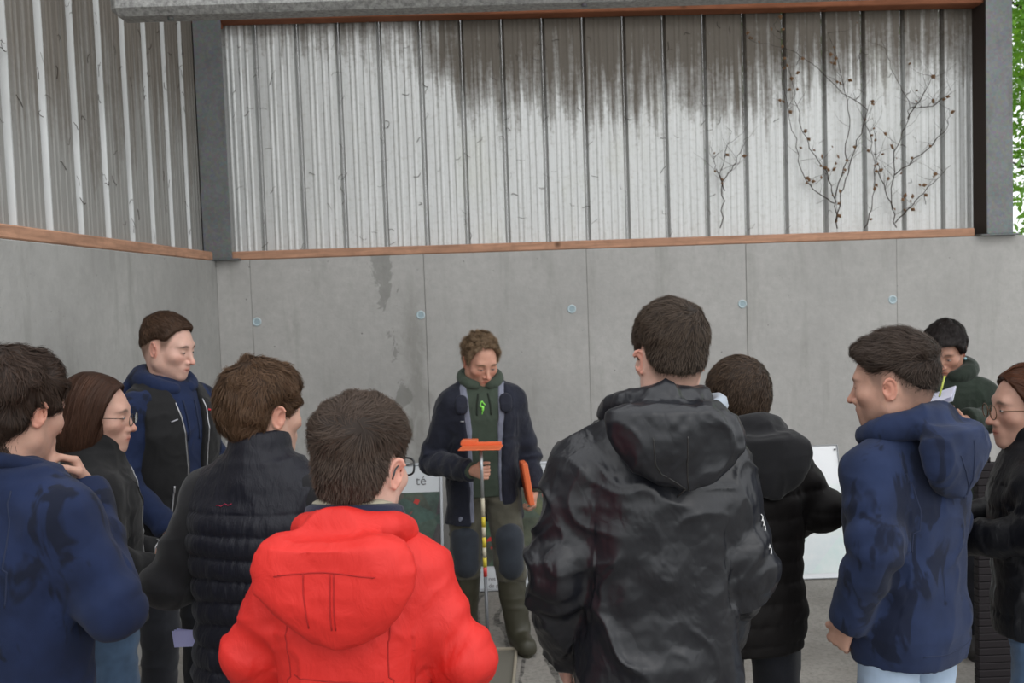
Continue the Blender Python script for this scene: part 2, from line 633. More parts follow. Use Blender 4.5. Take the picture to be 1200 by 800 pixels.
def head_prims(fl, c, R, s, P):
    """adds a head to a Field; c ear-level centre, R rotation, s size; P proportions"""
    c = np.array(c, float)

    def L(p):
        return c + R @ (np.array(p, float) * s)

    def E(p, r, k=0.02, mode='u', R2=None):
        RR = R if R2 is None else R @ R2
        fl.ell(L(p), [q * s for q in r], k, RR, mode)

    def C(a, b, ra, rb, k=0.012, mode='u'):
        fl.cone(L(a), L(b), ra * s, rb * s, k, mode)
    jw = P.get('jaw', 1.0)
    E((0, -0.018, 0.035), (0.075, 0.097, 0.090), 0.02)
    E((0, -0.045, -0.005), (0.062, 0.058, 0.065), 0.03)
    E((0, 0.030, 0.004), (0.063, 0.067, 0.086), 0.03)
    E((0, 0.030, -0.050), (0.055 * jw, 0.058, 0.062), 0.03)
    for q in (-1, 1):
        C((q * 0.047 * jw, 0.003, -0.060), (q * 0.010, 0.074, -0.098), 0.017, 0.013, 0.03)
        C((q * 0.054, -0.005, -0.02), (q * 0.047 * jw, 0.003, -0.060), 0.018, 0.017, 0.03)
    E((0, 0.078, -0.100), (0.020, 0.016, 0.015), 0.02)
    C((-0.036, 0.080, 0.024), (0.036, 0.080, 0.024), 0.013, 0.013, 0.02)
    for q in (-1, 1):
        E((q * 0.046, 0.062, -0.022), (0.020, 0.020, 0.016), 0.03)
        E((q * 0.032, 0.103, 0.002), (0.020, 0.017, 0.013), 0.012, 's')
        E((q * 0.032, 0.080, 0.002), (0.0150, 0.0135, 0.0125), 0.006)
    nl = P.get('nose', 1.0)
    C((0, 0.089, 0.012), (0, 0.089 + 0.027 * nl, -0.034), 0.0075, 0.0100, 0.016)
    E((0, 0.091 + 0.027 * nl, -0.037), (0.0105, 0.010, 0.009), 0.006)
    for q in (-1, 1):
        E((q * 0.012, 0.100, -0.040), (0.0085, 0.011, 0.0075), 0.006)
    E((0, 0.088, -0.066), (0.026, 0.014, 0.020), 0.02)
    C((-0.017, 0.092, -0.0645), (0.0, 0.0995, -0.0635), 0.004, 0.0052, 0.008)
    C((0.017, 0.092, -0.0645), (0.0, 0.0995, -0.0635), 0.004, 0.0052, 0.008)
    C((-0.015, 0.091, -0.0735), (0.015, 0.091, -0.0735), 0.0058, 0.0058, 0.008)
    C((-0.016, 0.0985, -0.0690), (0.016, 0.0985, -0.0690), 0.0016, 0.0016, 0.003, 's')
    eo = P.get('ear_out', 1.0)
    for q in (-1, 1):
        R2 = rotm(q * -30 * eo, 0, q * 8)
        E((q * 0.080, -0.012, -0.006), (0.0055, 0.019, 0.031), 0.008, 'u', R2)
        # rim of the ear as an arc of small cones
        ec = np.array((q * 0.081, -0.012, -0.006))
        prev = None
        for a in np.linspace(35, 265, 9):
            t = math.radians(a)
            p = ec + R2 @ np.array((q * 0.0045, 0.0175 * math.cos(t), 0.0285 * math.sin(t)))
            if prev is not None:
                C(prev, p, 0.0038, 0.0038, 0.002)
            prev = p
        E((q * 0.0890, -0.008, -0.007), (0.0085, 0.0095, 0.0150), 0.002, 's', R2)
    return L


def ellR(R):
    return R


def hand(fl, w, d, pn, side, curl=0.5, s=1.0, thumb=0.6):
    """w wrist, d direction of the palm, pn palm normal (side the fingers curl to), side +1 right / -1 left"""
    w = np.array(w, float); d = np.array(d, float); d /= np.linalg.norm(d)
    pn = np.array(pn, float); pn -= d * (pn @ d); pn /= np.linalg.norm(pn)
    x = np.cross(d, pn) * side           # towards the thumb
    for i, o in enumerate((-0.026, -0.009, 0.009, 0.026)):
        fl.cone(w + d * 0.015 * s + x * o * 0.6 * s, w + d * 0.078 * s + x * o * s, 0.0135 * s, 0.0115 * s, 0.014)
    for i, (o, L) in enumerate(((-0.029, .78), (-0.010, .95), (0.010, 1.0), (0.029, .93))):
        p = w + d * 0.080 * s + x * o * s; a = 0.25 + curl * 0.9
        segs = ((0.040, .0088), (0.026, .0080), (0.020, .0070))
        for j, (l, r) in enumerate(segs):
            v = d * math.cos(a) + pn * math.sin(a)
            q = p + v * l * L * s
            fl.cone(p, q, r * 1.05 * s, r * s, 0.003)
            p = q; a += curl * 1.25
    p = w + d * 0.022 * s + x * 0.022 * s
    v1 = d * 0.75 + x * 0.65 + pn * 0.25; v1 /= np.linalg.norm(v1)
    q = p + v1 * 0.040 * s
    fl.cone(p, q, 0.015 * s, 0.0115 * s, 0.012)
    v2 = d * (0.85 - 0.3 * thumb) + x * (0.45 - 0.6 * thumb) + pn * (0.2 + 0.9 * thumb); v2 /= np.linalg.norm(v2)
    r2 = q + v2 * 0.030 * s
    fl.cone(q, r2, 0.0108 * s, 0.0095 * s, 0.003)
    fl.cone(r2, r2 + v2 * 0.022 * s, 0.0095 * s, 0.0080 * s, 0.003)


class Person:
    def __init__(s, label, H=None, at_px=(600, 400), depth=3.0, yaw=0.0, hyaw=0.0, hpitch=0.0, hroll=0.0, hoff=(0, 0), lean=0.0,
                 arms=None, group=None, skin=(0.62, 0.40, 0.31), hs=1.0, face=None, sw=1.0, name='person', drop=0.0):
        """hyaw relative to body yaw.  at_px = pixel of the head centre (ear level)"""
        hw = at(at_px[0], at_px[1], depth)
        if H is None: H = hw.z + .125 * hs + .003
        s.k = H / 1.78; k = s.k; s.H = H; s.hs = hs; s.skin = skin; s.sw = sw; s.face = face or {}
        s.R = rotm(hyaw, hpitch, hroll)
        top = 0.125 * hs
        s.lean = lean
        hx, hy = hoff
        s.head = np.array((hx, hy + 0.01 + lean, H - top - 0.003))
        # correct so that the crown of the nodded head stays near H
        s.P = dict(
            pelvis=np.array((0, 0, .97 * k)), waist=np.array((0, lean * .25, 1.12 * k)), chest=np.array((0, lean * .6, 1.30 * k)),
            neck=np.array((hx * .3, lean * .85 - .02 * k, 1.49 * k)))
        s.arm = {}
        for q, nm in ((1, 'R'), (-1, 'L')):
            sh = np.array((q * .172 * k * sw, lean * .85 - .01, (1.40 - drop) * k))
            el = np.array((q * .25 * k * sw, lean * .6 - .03, 1.13 * k)); wr = np.array((q * .27 * k * sw, lean * .5 + .06, .90 * k))
            hd = np.array((0.0, 0.25, -1.0)); pn = np.array((-q, .2, 0.0)); curl = .4
            if arms and nm in arms:
                A = arms[nm]
                el = np.array(A[0], float); wr = np.array(A[1], float)
                if len(A) > 2: hd = np.array(A[2], float)
                if len(A) > 3: pn = np.array(A[3], float)
                if len(A) > 4: curl = A[4]
            s.arm[nm] = (sh, el, wr, hd, pn, curl)
        c, sn = math.cos(math.radians(yaw)), math.sin(math.radians(yaw))
        lx, ly = s.head[0], s.head[1]
        s.loc = (hw.x - (c * lx - sn * ly), hw.y - (sn * lx + c * ly), 0)
        s.dz = hw.z - s.head[2]
        s.root = empty(name, s.loc, math.radians(yaw))
        tag(s.root, label, 'person', group)
        s.yaw = yaw
        s.legs = {q: (np.array((q * .095 * k, 0, .92 * k)), np.array((q * .11 * k, .02, .50 * k)), np.array((q * .12 * k, -.02, .085 * k))) for q in (1, -1)}

    def L(s, p):
        return s.head + s.R @ (np.array(p, float) * s.hs)

    def build_body(s, fine=0.0032, fine_hands=True, colors=None, hand_fine=0.0045):
        k = s.k; hd = s.head
        fx = [(hd[0] - .105, hd[0] + .105, fine)]; fy = [(hd[1] - .125, hd[1] + .14, fine)]; fz = [(hd[2] - .13, hd[2] + .14, fine)]
        lo = [-.36, -.25, -.01]; hi = [.36, .30, s.H + .04]
        for nm, (sh, el, wr, dr, pn, cu) in s.arm.items():
            e = wr + dr / np.linalg.norm(dr) * .11
            for a in range(3):
                lo[a] = min(lo[a], el[a] - .06, e[a] - .13); hi[a] = max(hi[a], el[a] + .06, e[a] + .13)
            if fine_hands:
                cc = wr + dr / np.linalg.norm(dr) * .08
                for a, ff in enumerate((fx, fy, fz)):
                    ff.append((cc[a] - .095, cc[a] + .095, hand_fine))
        hi[1] = max(hi[1], hd[1] + .16); lo[1] = min(lo[1], hd[1] - .15)
        lo[2] = -.01
        f = Field(axis(lo[0], hi[0], .013, fx), axis(lo[1], hi[1], .013, fy), axis(lo[2], hi[2], .014, fz))
        P = s.P
        f.ell(P['pelvis'], (.155 * k, .105 * k, .12 * k), .05)
        f.ell(P['waist'], (.13 * k, .09 * k, .14 * k), .06)
        f.ell(P['chest'], (.15 * k * s.sw, .10 * k, .16 * k), .06)
        nb = P['neck']; hb = s.L((0, -.028, -.045))
        f.cone(nb, hb, .058 * k, .053 * s.hs, .03)
        f.cone(nb, s.L((0, .02, -.07)), .05 * k, .035 * s.hs, .03)
        for q, nm in ((1, 'R'), (-1, 'L')):
            sh, el, wr, dr, pn, cu = s.arm[nm]
            f.cone(nb - (0, 0, .02), sh, .05 * k, .05 * k, .04)
            f.cone(sh, el, .048 * k, .038 * k, .02); f.cone(el, wr, .038 * k, .026 * k, .015)
            hand(f, wr, dr, pn, q, cu, .97 * k)
            h, kn, an = s.legs[q]
            f.cone(h, kn, .078 * k, .052 * k, .04); f.cone(kn, an, .050 * k, .034 * k, .02)
            f.cone(an, an + (q * .02, .13, -.045), .034, .026, .02)
        head_prims(f, s.head, s.R, s.hs, s.face)
        V, F = f.mesh(1)
        s.bfield = f
        # colours
        q = ((V - s.head) @ s.R) / s.hs
        x, y, z = q[:, 0], q[:, 1], q[:, 2]
        sk = np.array(s.skin)
        C = np.tile(sk, (len(V), 1)).astype(np.float32)
        isH = (z > -.14) & (np.abs(x) < .11) & (np.abs(y) < .16)

        def blend(w, c):
            w = np.clip(w, 0, 1)[:, None] * isH[:, None]
            C[:] = C * (1 - w) + np.array(c) * w
        ax = np.abs(x)
        red = sk * np.array((1.12, .72, .68))
        blend(np.exp(-(((ax - .045) / .022) ** 2 + ((z + .028) / .022) ** 2)) * (y > .03) * .25 * s.face.get('blush', 1), red)
        blend(np.exp(-((x / .016) ** 2 + ((y - .118) / .02) ** 2 + ((z + .036) / .016) ** 2)) * .55, red)
        blend((ax > .078) * (np.abs(y + .01) < .04) * (np.abs(z) < .045) * .5, sk * np.array((1.12, .68, .62)))
        blend(np.exp(-((x / .021) ** 4 + ((z + .068) / .0085) ** 4)) * (y > .07) * .75, sk * np.array((.95, .52, .50)))
        hc = np.array(s.face.get('browc', (.06, .04, .03)))
        bz = .026 - (ax - .032) ** 2 * 14
        blend(np.exp(-(((ax - .034) / .019) ** 4 + ((z - bz) / .0046) ** 4)) * (y > .06) * min(1, s.face.get('brow', .75) * 1.3), hc)
        blend(np.exp(-((x / .0225) ** 6 + ((z + .0690) / .0016) ** 2)) * (y > .07) * .8, sk * np.array((.30, .14, .13)))
        blend(np.exp(-(((ax - .008) / .004) ** 2 + ((z + .0445) / .003) ** 2)) * (y > .09) * .8, sk * np.array((.25, .12, .1)))
        # lashes / lid line
        blend(np.exp(-(((ax - .032) / .0135) ** 4 + ((z + .0005) / .0026) ** 4)) * (y > .07) * .8, (.05, .035, .03))
        if 'stubble' in s.face:
            w = sstep(-z, .045, .07) * (y > .0) * np.clip(1 - np.exp(-((x / .024) ** 4 + ((z + .068) / .011) ** 4)), 0, 1)
            blend(w * s.face['stubble'], hc * 1.5 + sk * .15)
        if 'fade' in s.face:       # very short hair seen through to the scalp
            zl = hairline(q)
            w = sstep(z - zl, -.012, .03) * s.face['fade']
            blend(w, s.face.get('fadec', hc * 1.6))
        m = attr_mat('skin', .48, .12, .35, .12, 500) if 'skin' not in MAT else MAT['skin']
        MAT['skin'] = m
        o = np_mesh('body', V, F, m, s.root, True, C)
        return o

    def eyes(s, open_=0.0045, look=(0, 0), iris=(.03, .035, .04), down=0.0):
        if 'sclera' not in MAT:
            MAT['sclera'] = new_mat('eye_white', (.42, .38, .36), .25)[0]
            MAT['iris'] = new_mat('iris', iris, .2)[0]
        for q in (-1, 1):
            mb = MB()
            Rm = Matrix([list(r) for r in s.R])
            c = s.L((q * .032, .0885, .0005 - down))
            mb.ball(c, [v * s.hs for v in (.0115, .0062, open_)], 12, 8, Rm, 0)
            c2 = s.L((q * .032 + look[0], .0925, .0005 - down))
            mb.ball(c2, [v * s.hs for v in (.0050, .0035, open_ * .92)], 10, 6, Rm, 1)
            mb.build('eye', [MAT['sclera'], MAT['iris']], s.root)

    def torso_rows(s, T, dy=0.0):
        """T rows (z/k, rx, ry[, cy]) in 1.78-man units -> loft rows with the lean"""
        out = []
        k = s.k
        for r in T:
            z, rx, ry = r[:3]; cy = r[3] if len(r) > 3 else 0
            t = np.clip((z - .95) / .55, 0, 1)
            out.append((z * k, rx * k * s.sw, ry * k, 0, s.lean * .85 * t + cy * k + dy))
        return out


# hairline height (head units) as a function of azimuth, 0 = face, 180 = nape
HL = {'short': [(0, .092), (25, .090), (42, .075), (55, .040), (66, .000), (80, -.012), (88, .020), (100, .034), (112, .02), (122, -.030), (140, -.060), (180, -.068)]}


def hairline(q, key='short', tab=None):
    az = np.degrees(np.arctan2(np.abs(q[:, 0]), q[:, 1]))
    T = tab or HL[key]
    return np.interp(az, [t[0] for t in T], [t[1] for t in T])


class Hair:
    def __init__(s, p, thick=None, hl=None, color=(.05, .03, .02), h=.0036, waves=.003, wfreq=40, extra=None, seed=1, blend=.016):
        """thick: list of (z, thickness top..nape) plus function"""
        s.p = p; hs = p.hs
        g = Field.cube((-.12, -.16, -.26 if extra else -.13), (.12, .16, .19), h)
        I = np.eye(3)
        g.ell((0, -.018, .035), (.075, .097, .090), .02); g.ell((0, -.045, -.005), (.062, .058, .065), .03); g.ell((0, .030, .0), (.066, .068, .088), .03)
        g.cone((0, -.02, -.02), (0, -.03, -.10), .052, .052, .03)
        X, Y, Z = g.pts((slice(None),) * 3)
        sh = g.V.shape
        q = np.stack([np.broadcast_to(a, sh).ravel() for a in (X, Y, Z)], 1)
        near = (np.abs(g.V.ravel()) < .06)
        qq = q[near]
        zl = hairline(qq, tab=hl)
        T = thick(qq)
        m = sstep(qq[:, 2] - zl, -blend * .5, blend)
        W = (vn(qq * wfreq + 3.1, seed) - .5) * 2 * waves
        d = g.V.ravel()[near] - (T + W * np.clip(T / .01, 0, 1.5)) * m + .007 * (1 - m)
        vv = g.V.ravel().copy(); vv[near] = d; g.V = vv.reshape(sh).astype(np.float32)
        # remove the neck stump (only hair stays)
        if extra:
            extra(g)
        s.g = g; s.color = np.array(color); s.thick = thick; s.hl = hl; s.seed = seed
        s.V, s.F = g.mesh(1)

    def build(s, n=5000, length=(.03, .045), flow=None, lift=.004, width=.0011, segs=5, whorl=(0.0, -.085, .09), messy=.25, vary=.35, tip=None, mat='hair', clump=0.5, curl=0.0, shiny=(.6, .45, .35), base_keep=True):
        p = s.p; rng = np.random.RandomState(s.seed + 10)
        V, F = s.V, s.F
        A = V[F[:, 0]]; B = V[F[:, 1]]; Cc = V[F[:, 2]]; D = V[F[:, 3]]
        area = np.linalg.norm(np.cross(Cc - A, D - B), axis=1)
        cen = (A + B + Cc + D) / 4
        w = area * (s.thick(cen) > .0015) * (cen[:, 2] > hairline(cen, tab=s.hl) - .004)
        idx = rng.choice(len(F), n, p=w / w.sum())
        u = rng.rand(n, 1); v = rng.rand(n, 1)
        P0 = (A[idx] * (1 - u) + B[idx] * u) * (1 - v) + (D[idx] * (1 - u) + Cc[idx] * u) * v
        wh = np.array(whorl)

        def dirs(P):
            if flow is not None:
                return flow(P)
            d = P - wh
            d = d / (np.linalg.norm(d, axis=1, keepdims=True) + 1e-6)
            g = np.zeros_like(d); g[:, 2] = -.35 * (P[:, 2] < .06)
            ang = np.exp(-np.linalg.norm(P - wh, axis=1) / .03) * 1.1
            sp = np.cross(d, (P - np.array((0, -.02, .02))) / .1)
            return d + g + sp * ang[:, None]
        L = rng.uniform(length[0], length[1], n) if not callable(length) else length(P0) * rng.uniform(.8, 1.15, n)
        step = (L / segs)[:, None]
        pts = [P0]; P = P0.copy()
        cl = (np.stack([vn(P0 * 45, 5 + s.seed), vn(P0 * 45, 6 + s.seed), vn(P0 * 45, 7 + s.seed)], 1) - .5) * 2 * clump
        rn = rng.randn(n, 3) * messy
        lf = lift * (.3 + rng.rand(n)) ** 1.5
        nrm = []
        Pc = P0.copy()
        for i in range(segs):
            d = dirs(Pc) + cl + rn * (.5 + .5 * i / segs)
            if curl:
                d = d + np.stack([np.sin(i * 1.9 + cl[:, 0] * 20), np.cos(i * 1.9 + cl[:, 1] * 20), 0 * cl[:, 0]], 1) * curl
            dd, g, gn = s.g.sample(Pc, True)
            d = d - g * (d * g).sum(1, keepdims=True)
            d = d / (np.linalg.norm(d, axis=1, keepdims=True) + 1e-6)
            Pc = Pc + d * step
            dd, g, gn = s.g.sample(Pc, True)
            Pc = Pc - g * np.clip(dd / np.maximum(gn, .5), -.02, .02)[:, None]
            pts.append(Pc + g * (lf * ((i + 1) / segs) ** 1.3)[:, None])
            nrm.append(g)
        pts[0] = P0 - nrm[0] * .002
        nrm = [nrm[0]] + nrm
        VV = []; n1 = segs + 1
        roll = rng.randn(n, 1) * .5
        for i in range(n1):
            t = pts[min(i + 1, segs)] - pts[max(i - 1, 0)]
            side = np.cross(t, nrm[i]); side /= (np.linalg.norm(side, axis=1, keepdims=True) + 1e-9)
            side = side + nrm[i] * roll
            wd = width * (1 - .75 * (i / segs) ** 2)
            VV.append(pts[i] - side * wd * .5); VV.append(pts[i] + side * wd * .5)
        VV = np.stack(VV, 1).reshape(-1, 3)
        base = np.arange(n)[:, None] * (2 * n1)
        FF = []
        for i in range(segs):
            FF.append(np.stack([base[:, 0] + 2 * i, base[:, 0] + 2 * i + 1, base[:, 0] + 2 * i + 3, base[:, 0] + 2 * i + 2], 1))
        FF = np.concatenate(FF)
        cs = (1 + (rng.rand(n) - .5) * 2 * vary)
        bs = vn(P0 * 30, 3 + s.seed); cs = cs * (.75 + .5 * bs)
        colS = np.repeat((cs[:, None] * s.color)[:, None, :], 2 * n1, 1)
        if tip is not None:
            tt = np.repeat(np.linspace(0, 1, n1) ** 1.5, 2)[None, :, None]
            colS = colS * (1 - tt * .6) + np.array(tip) * tt * .6
        colS = colS.reshape(-1, 3)
        colB = np.tile(s.color * .55, (len(V), 1))
        AV = np.concatenate([V, VV]); AF = np.concatenate([F, FF + len(V)]); AC = np.concatenate([colB, colS])
        W = (AV * p.hs) @ p.R.T + p.head
        if mat not in MAT:
            m, nt, b = new_mat(mat, (.1, .1, .1), .5, spec=.2)
            a = N(nt, 'ShaderNodeVertexColor'); a.layer_name = 'Col'; nt.links.new(a.outputs['Color'], b.inputs['Base Color'])
            MAT[mat] = m
        return np_mesh('hair', W, AF, MAT[mat], p.root, True, AC)


# ------------------------------------------------------------------ garments
def arm_coord(P, arm):
    """distance along shoulder-elbow-wrist, elbow length, and how near the arm axis"""
    sh, el, wr = arm[:3]
    def seg(a, b):
        d = b - a; t = np.clip(((P - a) @ d) / (d @ d), 0, 1); return t, np.linalg.norm(P - a - t[:, None] * d, axis=1), np.linalg.norm(d)
    t1, d1, l1 = seg(sh, el); t2, d2, l2 = seg(el, wr)
    near = d1 < d2
    return np.where(near, t1 * l1, l1 + t2 * l2), l1, np.minimum(d1, d2)


class Garment:
    def __init__(s, p, rows, sleeve=(.078, .064, .050), neck=True, h=.006, k=.035, shoulder=.068, sleeves=True, lo=None, hi=None, slope=0.0, nsup=2.5, cuff=.0, neckr=.070, ext=None):
        s.p = p; kk = p.k; s.sl = sleeve
        L = [-.36 * kk, -.24 * kk, min(r[0] for r in rows) - .02]; Hh = [.36 * kk, .24 * kk, 1.60 * kk]
        for nm in ('R', 'L'):
            A = p.arm[nm]
            for q in A[1:3]:
                for a in range(3):
                    L[a] = min(L[a], q[a] - .10); Hh[a] = max(Hh[a], q[a] + .10)
        if lo: L = [min(a, b) for a, b in zip(L, lo)]
        if hi: Hh = [max(a, b) for a, b in zip(Hh, hi)]
        f = Field.cube(L, Hh, h)
        f.loft(rows, .03, nsup)
        nb = p.P['neck']
        for q, nm in ((1, 'R'), (-1, 'L')):
            sh, el, wr = p.arm[nm][:3]
            f.cone(nb + (q * .035 * kk, 0, -.01 * kk + slope), sh + (0, 0, .004), neckr * kk, shoulder * kk, .05)
            if sleeves:
                f.cone(sh, el, sleeve[0] * kk, sleeve[1] * kk, .045)
                d = (wr - el) / np.linalg.norm(wr - el)
                f.cone(el, wr + d * .02, sleeve[1] * kk, sleeve[2] * kk, .022, cut=(wr + d * cuff, d))
        if ext: ext(f)
        s.f = f
        s.hem = min(r[0] for r in rows)

    def build(s, name, mat, disp=None, parent=None, smooth=1, col=None, label=None):
        V, F = s.f.mesh(smooth)
        s.disp = disp
        if disp is not None:
            n = vnormals(V, F)
            V = V + n * disp(V)[:, None]
        s.o = np_mesh(name, V, F, mat, s.p.root, True, None if col is None else col(V))
        if label: s.o['label'] = label
        return s.o

    def drape(s, pts, off=.001, dens=.008):
        """polyline on the surface through rough points"""
        pts = np.array(pts, float); out = []
        for a, b in zip(pts[:-1], pts[1:]):
            n = max(2, int(np.linalg.norm(b - a) / dens))
            for i in range(n):
                out.append(a + (b - a) * i / n)
        out.append(pts[-1])
        q = s.f.project(np.array(out), off)
        if getattr(s, 'disp', None) is not None:
            d, g, n = s.f.sample(q, True)
            q = q + g * s.disp(q)[:, None]
        return q

    def seam(s, name, pts, mat, r=.0022, off=.0005, flat=1.0, seg=6, label=None):
        q = s.drape(pts, off)
        m = MB(); m.tube([tuple(a) for a in q], r, seg, True, flat)
        o = m.build(name, mat, s.p.root)
        if label: o['label'] = label
        return o


def fold_disp(p, big=.010, mid=.004, small=.001, puff=0.0, sleeve=.005, fb=7, fm=17, vert=.35, seed=1, pitch=.05, puff_top=9, diag=0.0, puff_sleeve=True, elbow=1.0):
    k = p.k

    def f(P):
        Q = P.copy()
        Q = np.stack([P[:, 0] + diag * P[:, 2], P[:, 1], P[:, 2] - diag * P[:, 0]], 1)
        wz = np.array((1, 1, vert))
        warp = np.stack([vn(Q * 9, seed + 20), vn(Q * 9, seed + 21), vn(Q * 9, seed + 22)], 1) * .9
        d = np.zeros(len(P))
        if big: d += big * (ridge(Q * fb * wz + warp, seed) ** 2 - .4)
        if mid: d += mid * (ridge(Q * fm * np.array((1, 1, .6)) + warp * 2, seed + 1) ** 2 - .4)
        if small: d += small * (vn(Q * 55, seed + 2) - .5) * 2
        for nm, A in p.arm.items():
            t, le, dist = arm_coord(P, A)
            w = (dist < .11) * (np.abs(P[:, 0]) > .15 * k) * 1.0
            ph = t / .055 + vn(P * 7, seed + 5) * 2.0
            ww = w * (np.exp(-((t - le) / .10) ** 2) * elbow + .35 * np.exp(-((t - 1.9 * le) / .10) ** 2) + .12)
            d += sleeve * .75 * np.sin(ph * 2 * math.pi * .5) * ww
            if puff and puff_sleeve:
                d += w * puff * .8 * (np.abs(np.sin(math.pi * t / pitch)) ** .6 - .5)
        if puff:
            inn = np.clip(1 - sstep(np.abs(P[:, 0]), .17 * k, .21 * k), 0, 1) if puff_sleeve is not None else 1
            u = P[:, 2] / pitch + vn(P * 5, seed + 7) * .35
            b = np.abs(np.sin(math.pi * u)) ** .6
            d += inn * (P[:, 2] < puff_top) * (puff * (b - .55) + .0035 * (1 - b) * (vn(P * np.array((95, 95, 10)), seed + 8) - .5) * 2)
        return d
    return f


def hood_rows(p, z0, W, top, cyo, th=.045):
    pass


def make_hood(p, name, mat, W=.15, drop=.20, th=.055, ring=(.105, .095), yb=-.125, ztop=1.515, minor=.034, disp=None, h=.0055, point=.0, tilt=0.0, shape=None, xs=0.0):
    """a hood lying folded down on the back: roll round the neck + shield-shaped bag"""
    k = p.k; nb = p.P['neck']
    L = (nb[0] - .25 * k, nb[1] - .26 * k, (ztop - drop - .06) * k); Hh = (nb[0] + .25 * k, nb[1] + .22 * k, (ztop + .11) * k)
    f = Field.cube(L, Hh, h)
    cx = nb[0]; cy = nb[1] + .02 * k; n = 22; prev = None
    for i in range(n + 1):
        a = 2 * math.pi * i / n
        if math.sin(a) > .93: prev = None; continue
        q = np.array((cx + ring[0] * k * math.cos(a), cy + ring[1] * k * math.sin(a) - .01, (ztop - .035 * math.sin(a) - .012 + .0 * abs(math.cos(a))) * k))
        r = minor * k * (1.0 - .25 * max(0, math.sin(a)))
        if prev is not None: f.cone(prev[0], q, prev[1], r, .015)
        prev = (q, r)
    sh = shape or [(0, .80), (.12, .96), (.3, 1.0), (.55, .90), (.75, .70), (.9, .42), (1.0, .12)]
    rows = []
    for t, w in sh:
        z = (ztop - drop * t) * k
        rows.append((z, max(W * w * k, .012), th * k * (1 - .35 * t), cx + point * t + xs, (yb + p.lean * .6 * 0) * k + nb[1] * .9 + .02 - .012 * math.sin(math.pi * t)))
    rows.append(((ztop + .012) * k, W * .68 * k, th * .7 * k, cx + xs, (yb + .012) * k + nb[1] * .9 + .02))
    f.loft(rows, .03, 2.2)
    # mouth of the hood, open upwards
    f.ell((cx, cy - .012 * k, (ztop + .045) * k), (.072 * k, .066 * k, .085 * k), .012, None, 's')
    V, F = f.mesh(1)
    if disp is not None:
        V = V + vnormals(V, F) * disp(V)[:, None]
    o = np_mesh(name, V, F, mat, p.root)
    g = object.__new__(Garment); g.p = p; g.f = f; g.disp = disp; g.o = o
    return g


def make_trousers(p, mat, hem=.05, r=(.088, .076, .062), waist=.99, name='trousers', disp=True, h=.010, widths=(.158, .108)):
    k = p.k
    f = Field.cube((-.30 * k, -.22 * k, hem - .02), (.30 * k, .22 * k, waist * k + .02), h)
    w, d = widths
    f.loft([(.84 * k, w * k * .98, d * k, 0, 0), (.92 * k, w * k, d * k, 0, 0), (waist * k, w * .92 * k, d * .9 * k, 0, 0)], .04, 2.4)
    for q in (1, -1):
        hp, kn, an = p.legs[q]
        f.cone(hp, kn, r[0] * k, r[1] * k, .03)
        e = an + np.array((0, 0, -.02)); f.cone(kn, e, r[1] * k, r[2] * k, .02)
    f.cutz(hem)
    V, F = f.mesh(1)
    if disp:
        D = .006 * (ridge(V * np.array((14, 14, 16)) + vn(V * 8, 3)[:, None], 4) ** 2 - .4)
        V = V + vnormals(V, F) * D[:, None]
    return np_mesh(name, V, F, mat, p.root)


def make_shoes(p, mat, boots=False, sole=None):
    for q in (1, -1):
        hp, kn, an = p.legs[q]
        f = Field.cube((an[0] - .09, an[1] - .11, -.005), (an[0] + .09, an[1] + .24, .48 if boots else .15), .008)
        f.cone((an[0], an[1] - .01, .048), (an[0] + q * .02, an[1] + .14, .040), .047 + .006 * boots, .044 + .006 * boots, .02)
        f.cone((an[0], an[1] - .005, .04), (an[0], an[1] - .005, .10), .044, .046, .02)
        if boots:
            f.cone((an[0], an[1], .10), (kn[0], kn[1] - .02, .42 * p.k), .060, .080, .03)
            f.cutz(.405 * p.k, False)
        f.cutz(.012)
        V, F = f.mesh(1)
        if boots:
            V = V + vnormals(V, F) * (.004 * (ridge(V * np.array((10, 10, 22)), 9) ** 2 - .4))[:, None]
        o = np_mesh('boot' if boots else 'shoe', V, F, mat, p.root)
        m = MB(); out = []
        for i in range(16):
            a = 2 * math.pi * i / 16
            out.append((an[0] + .044 * math.cos(a) + q * .01 * (math.sin(a) + 1), an[1] + .062 + .118 * math.sin(a)))
        vs = [(x, y, .0) for x, y in out] + [(x, y, .022) for x, y in out]
        fs = [tuple(reversed(range(16))), tuple(range(16, 32))] + [(i, (i + 1) % 16, 16 + (i + 1) % 16, 16 + i) for i in range(16)]
        m.add(vs, fs); so = m.build('sole', sole or mat, None)
        so.parent = o


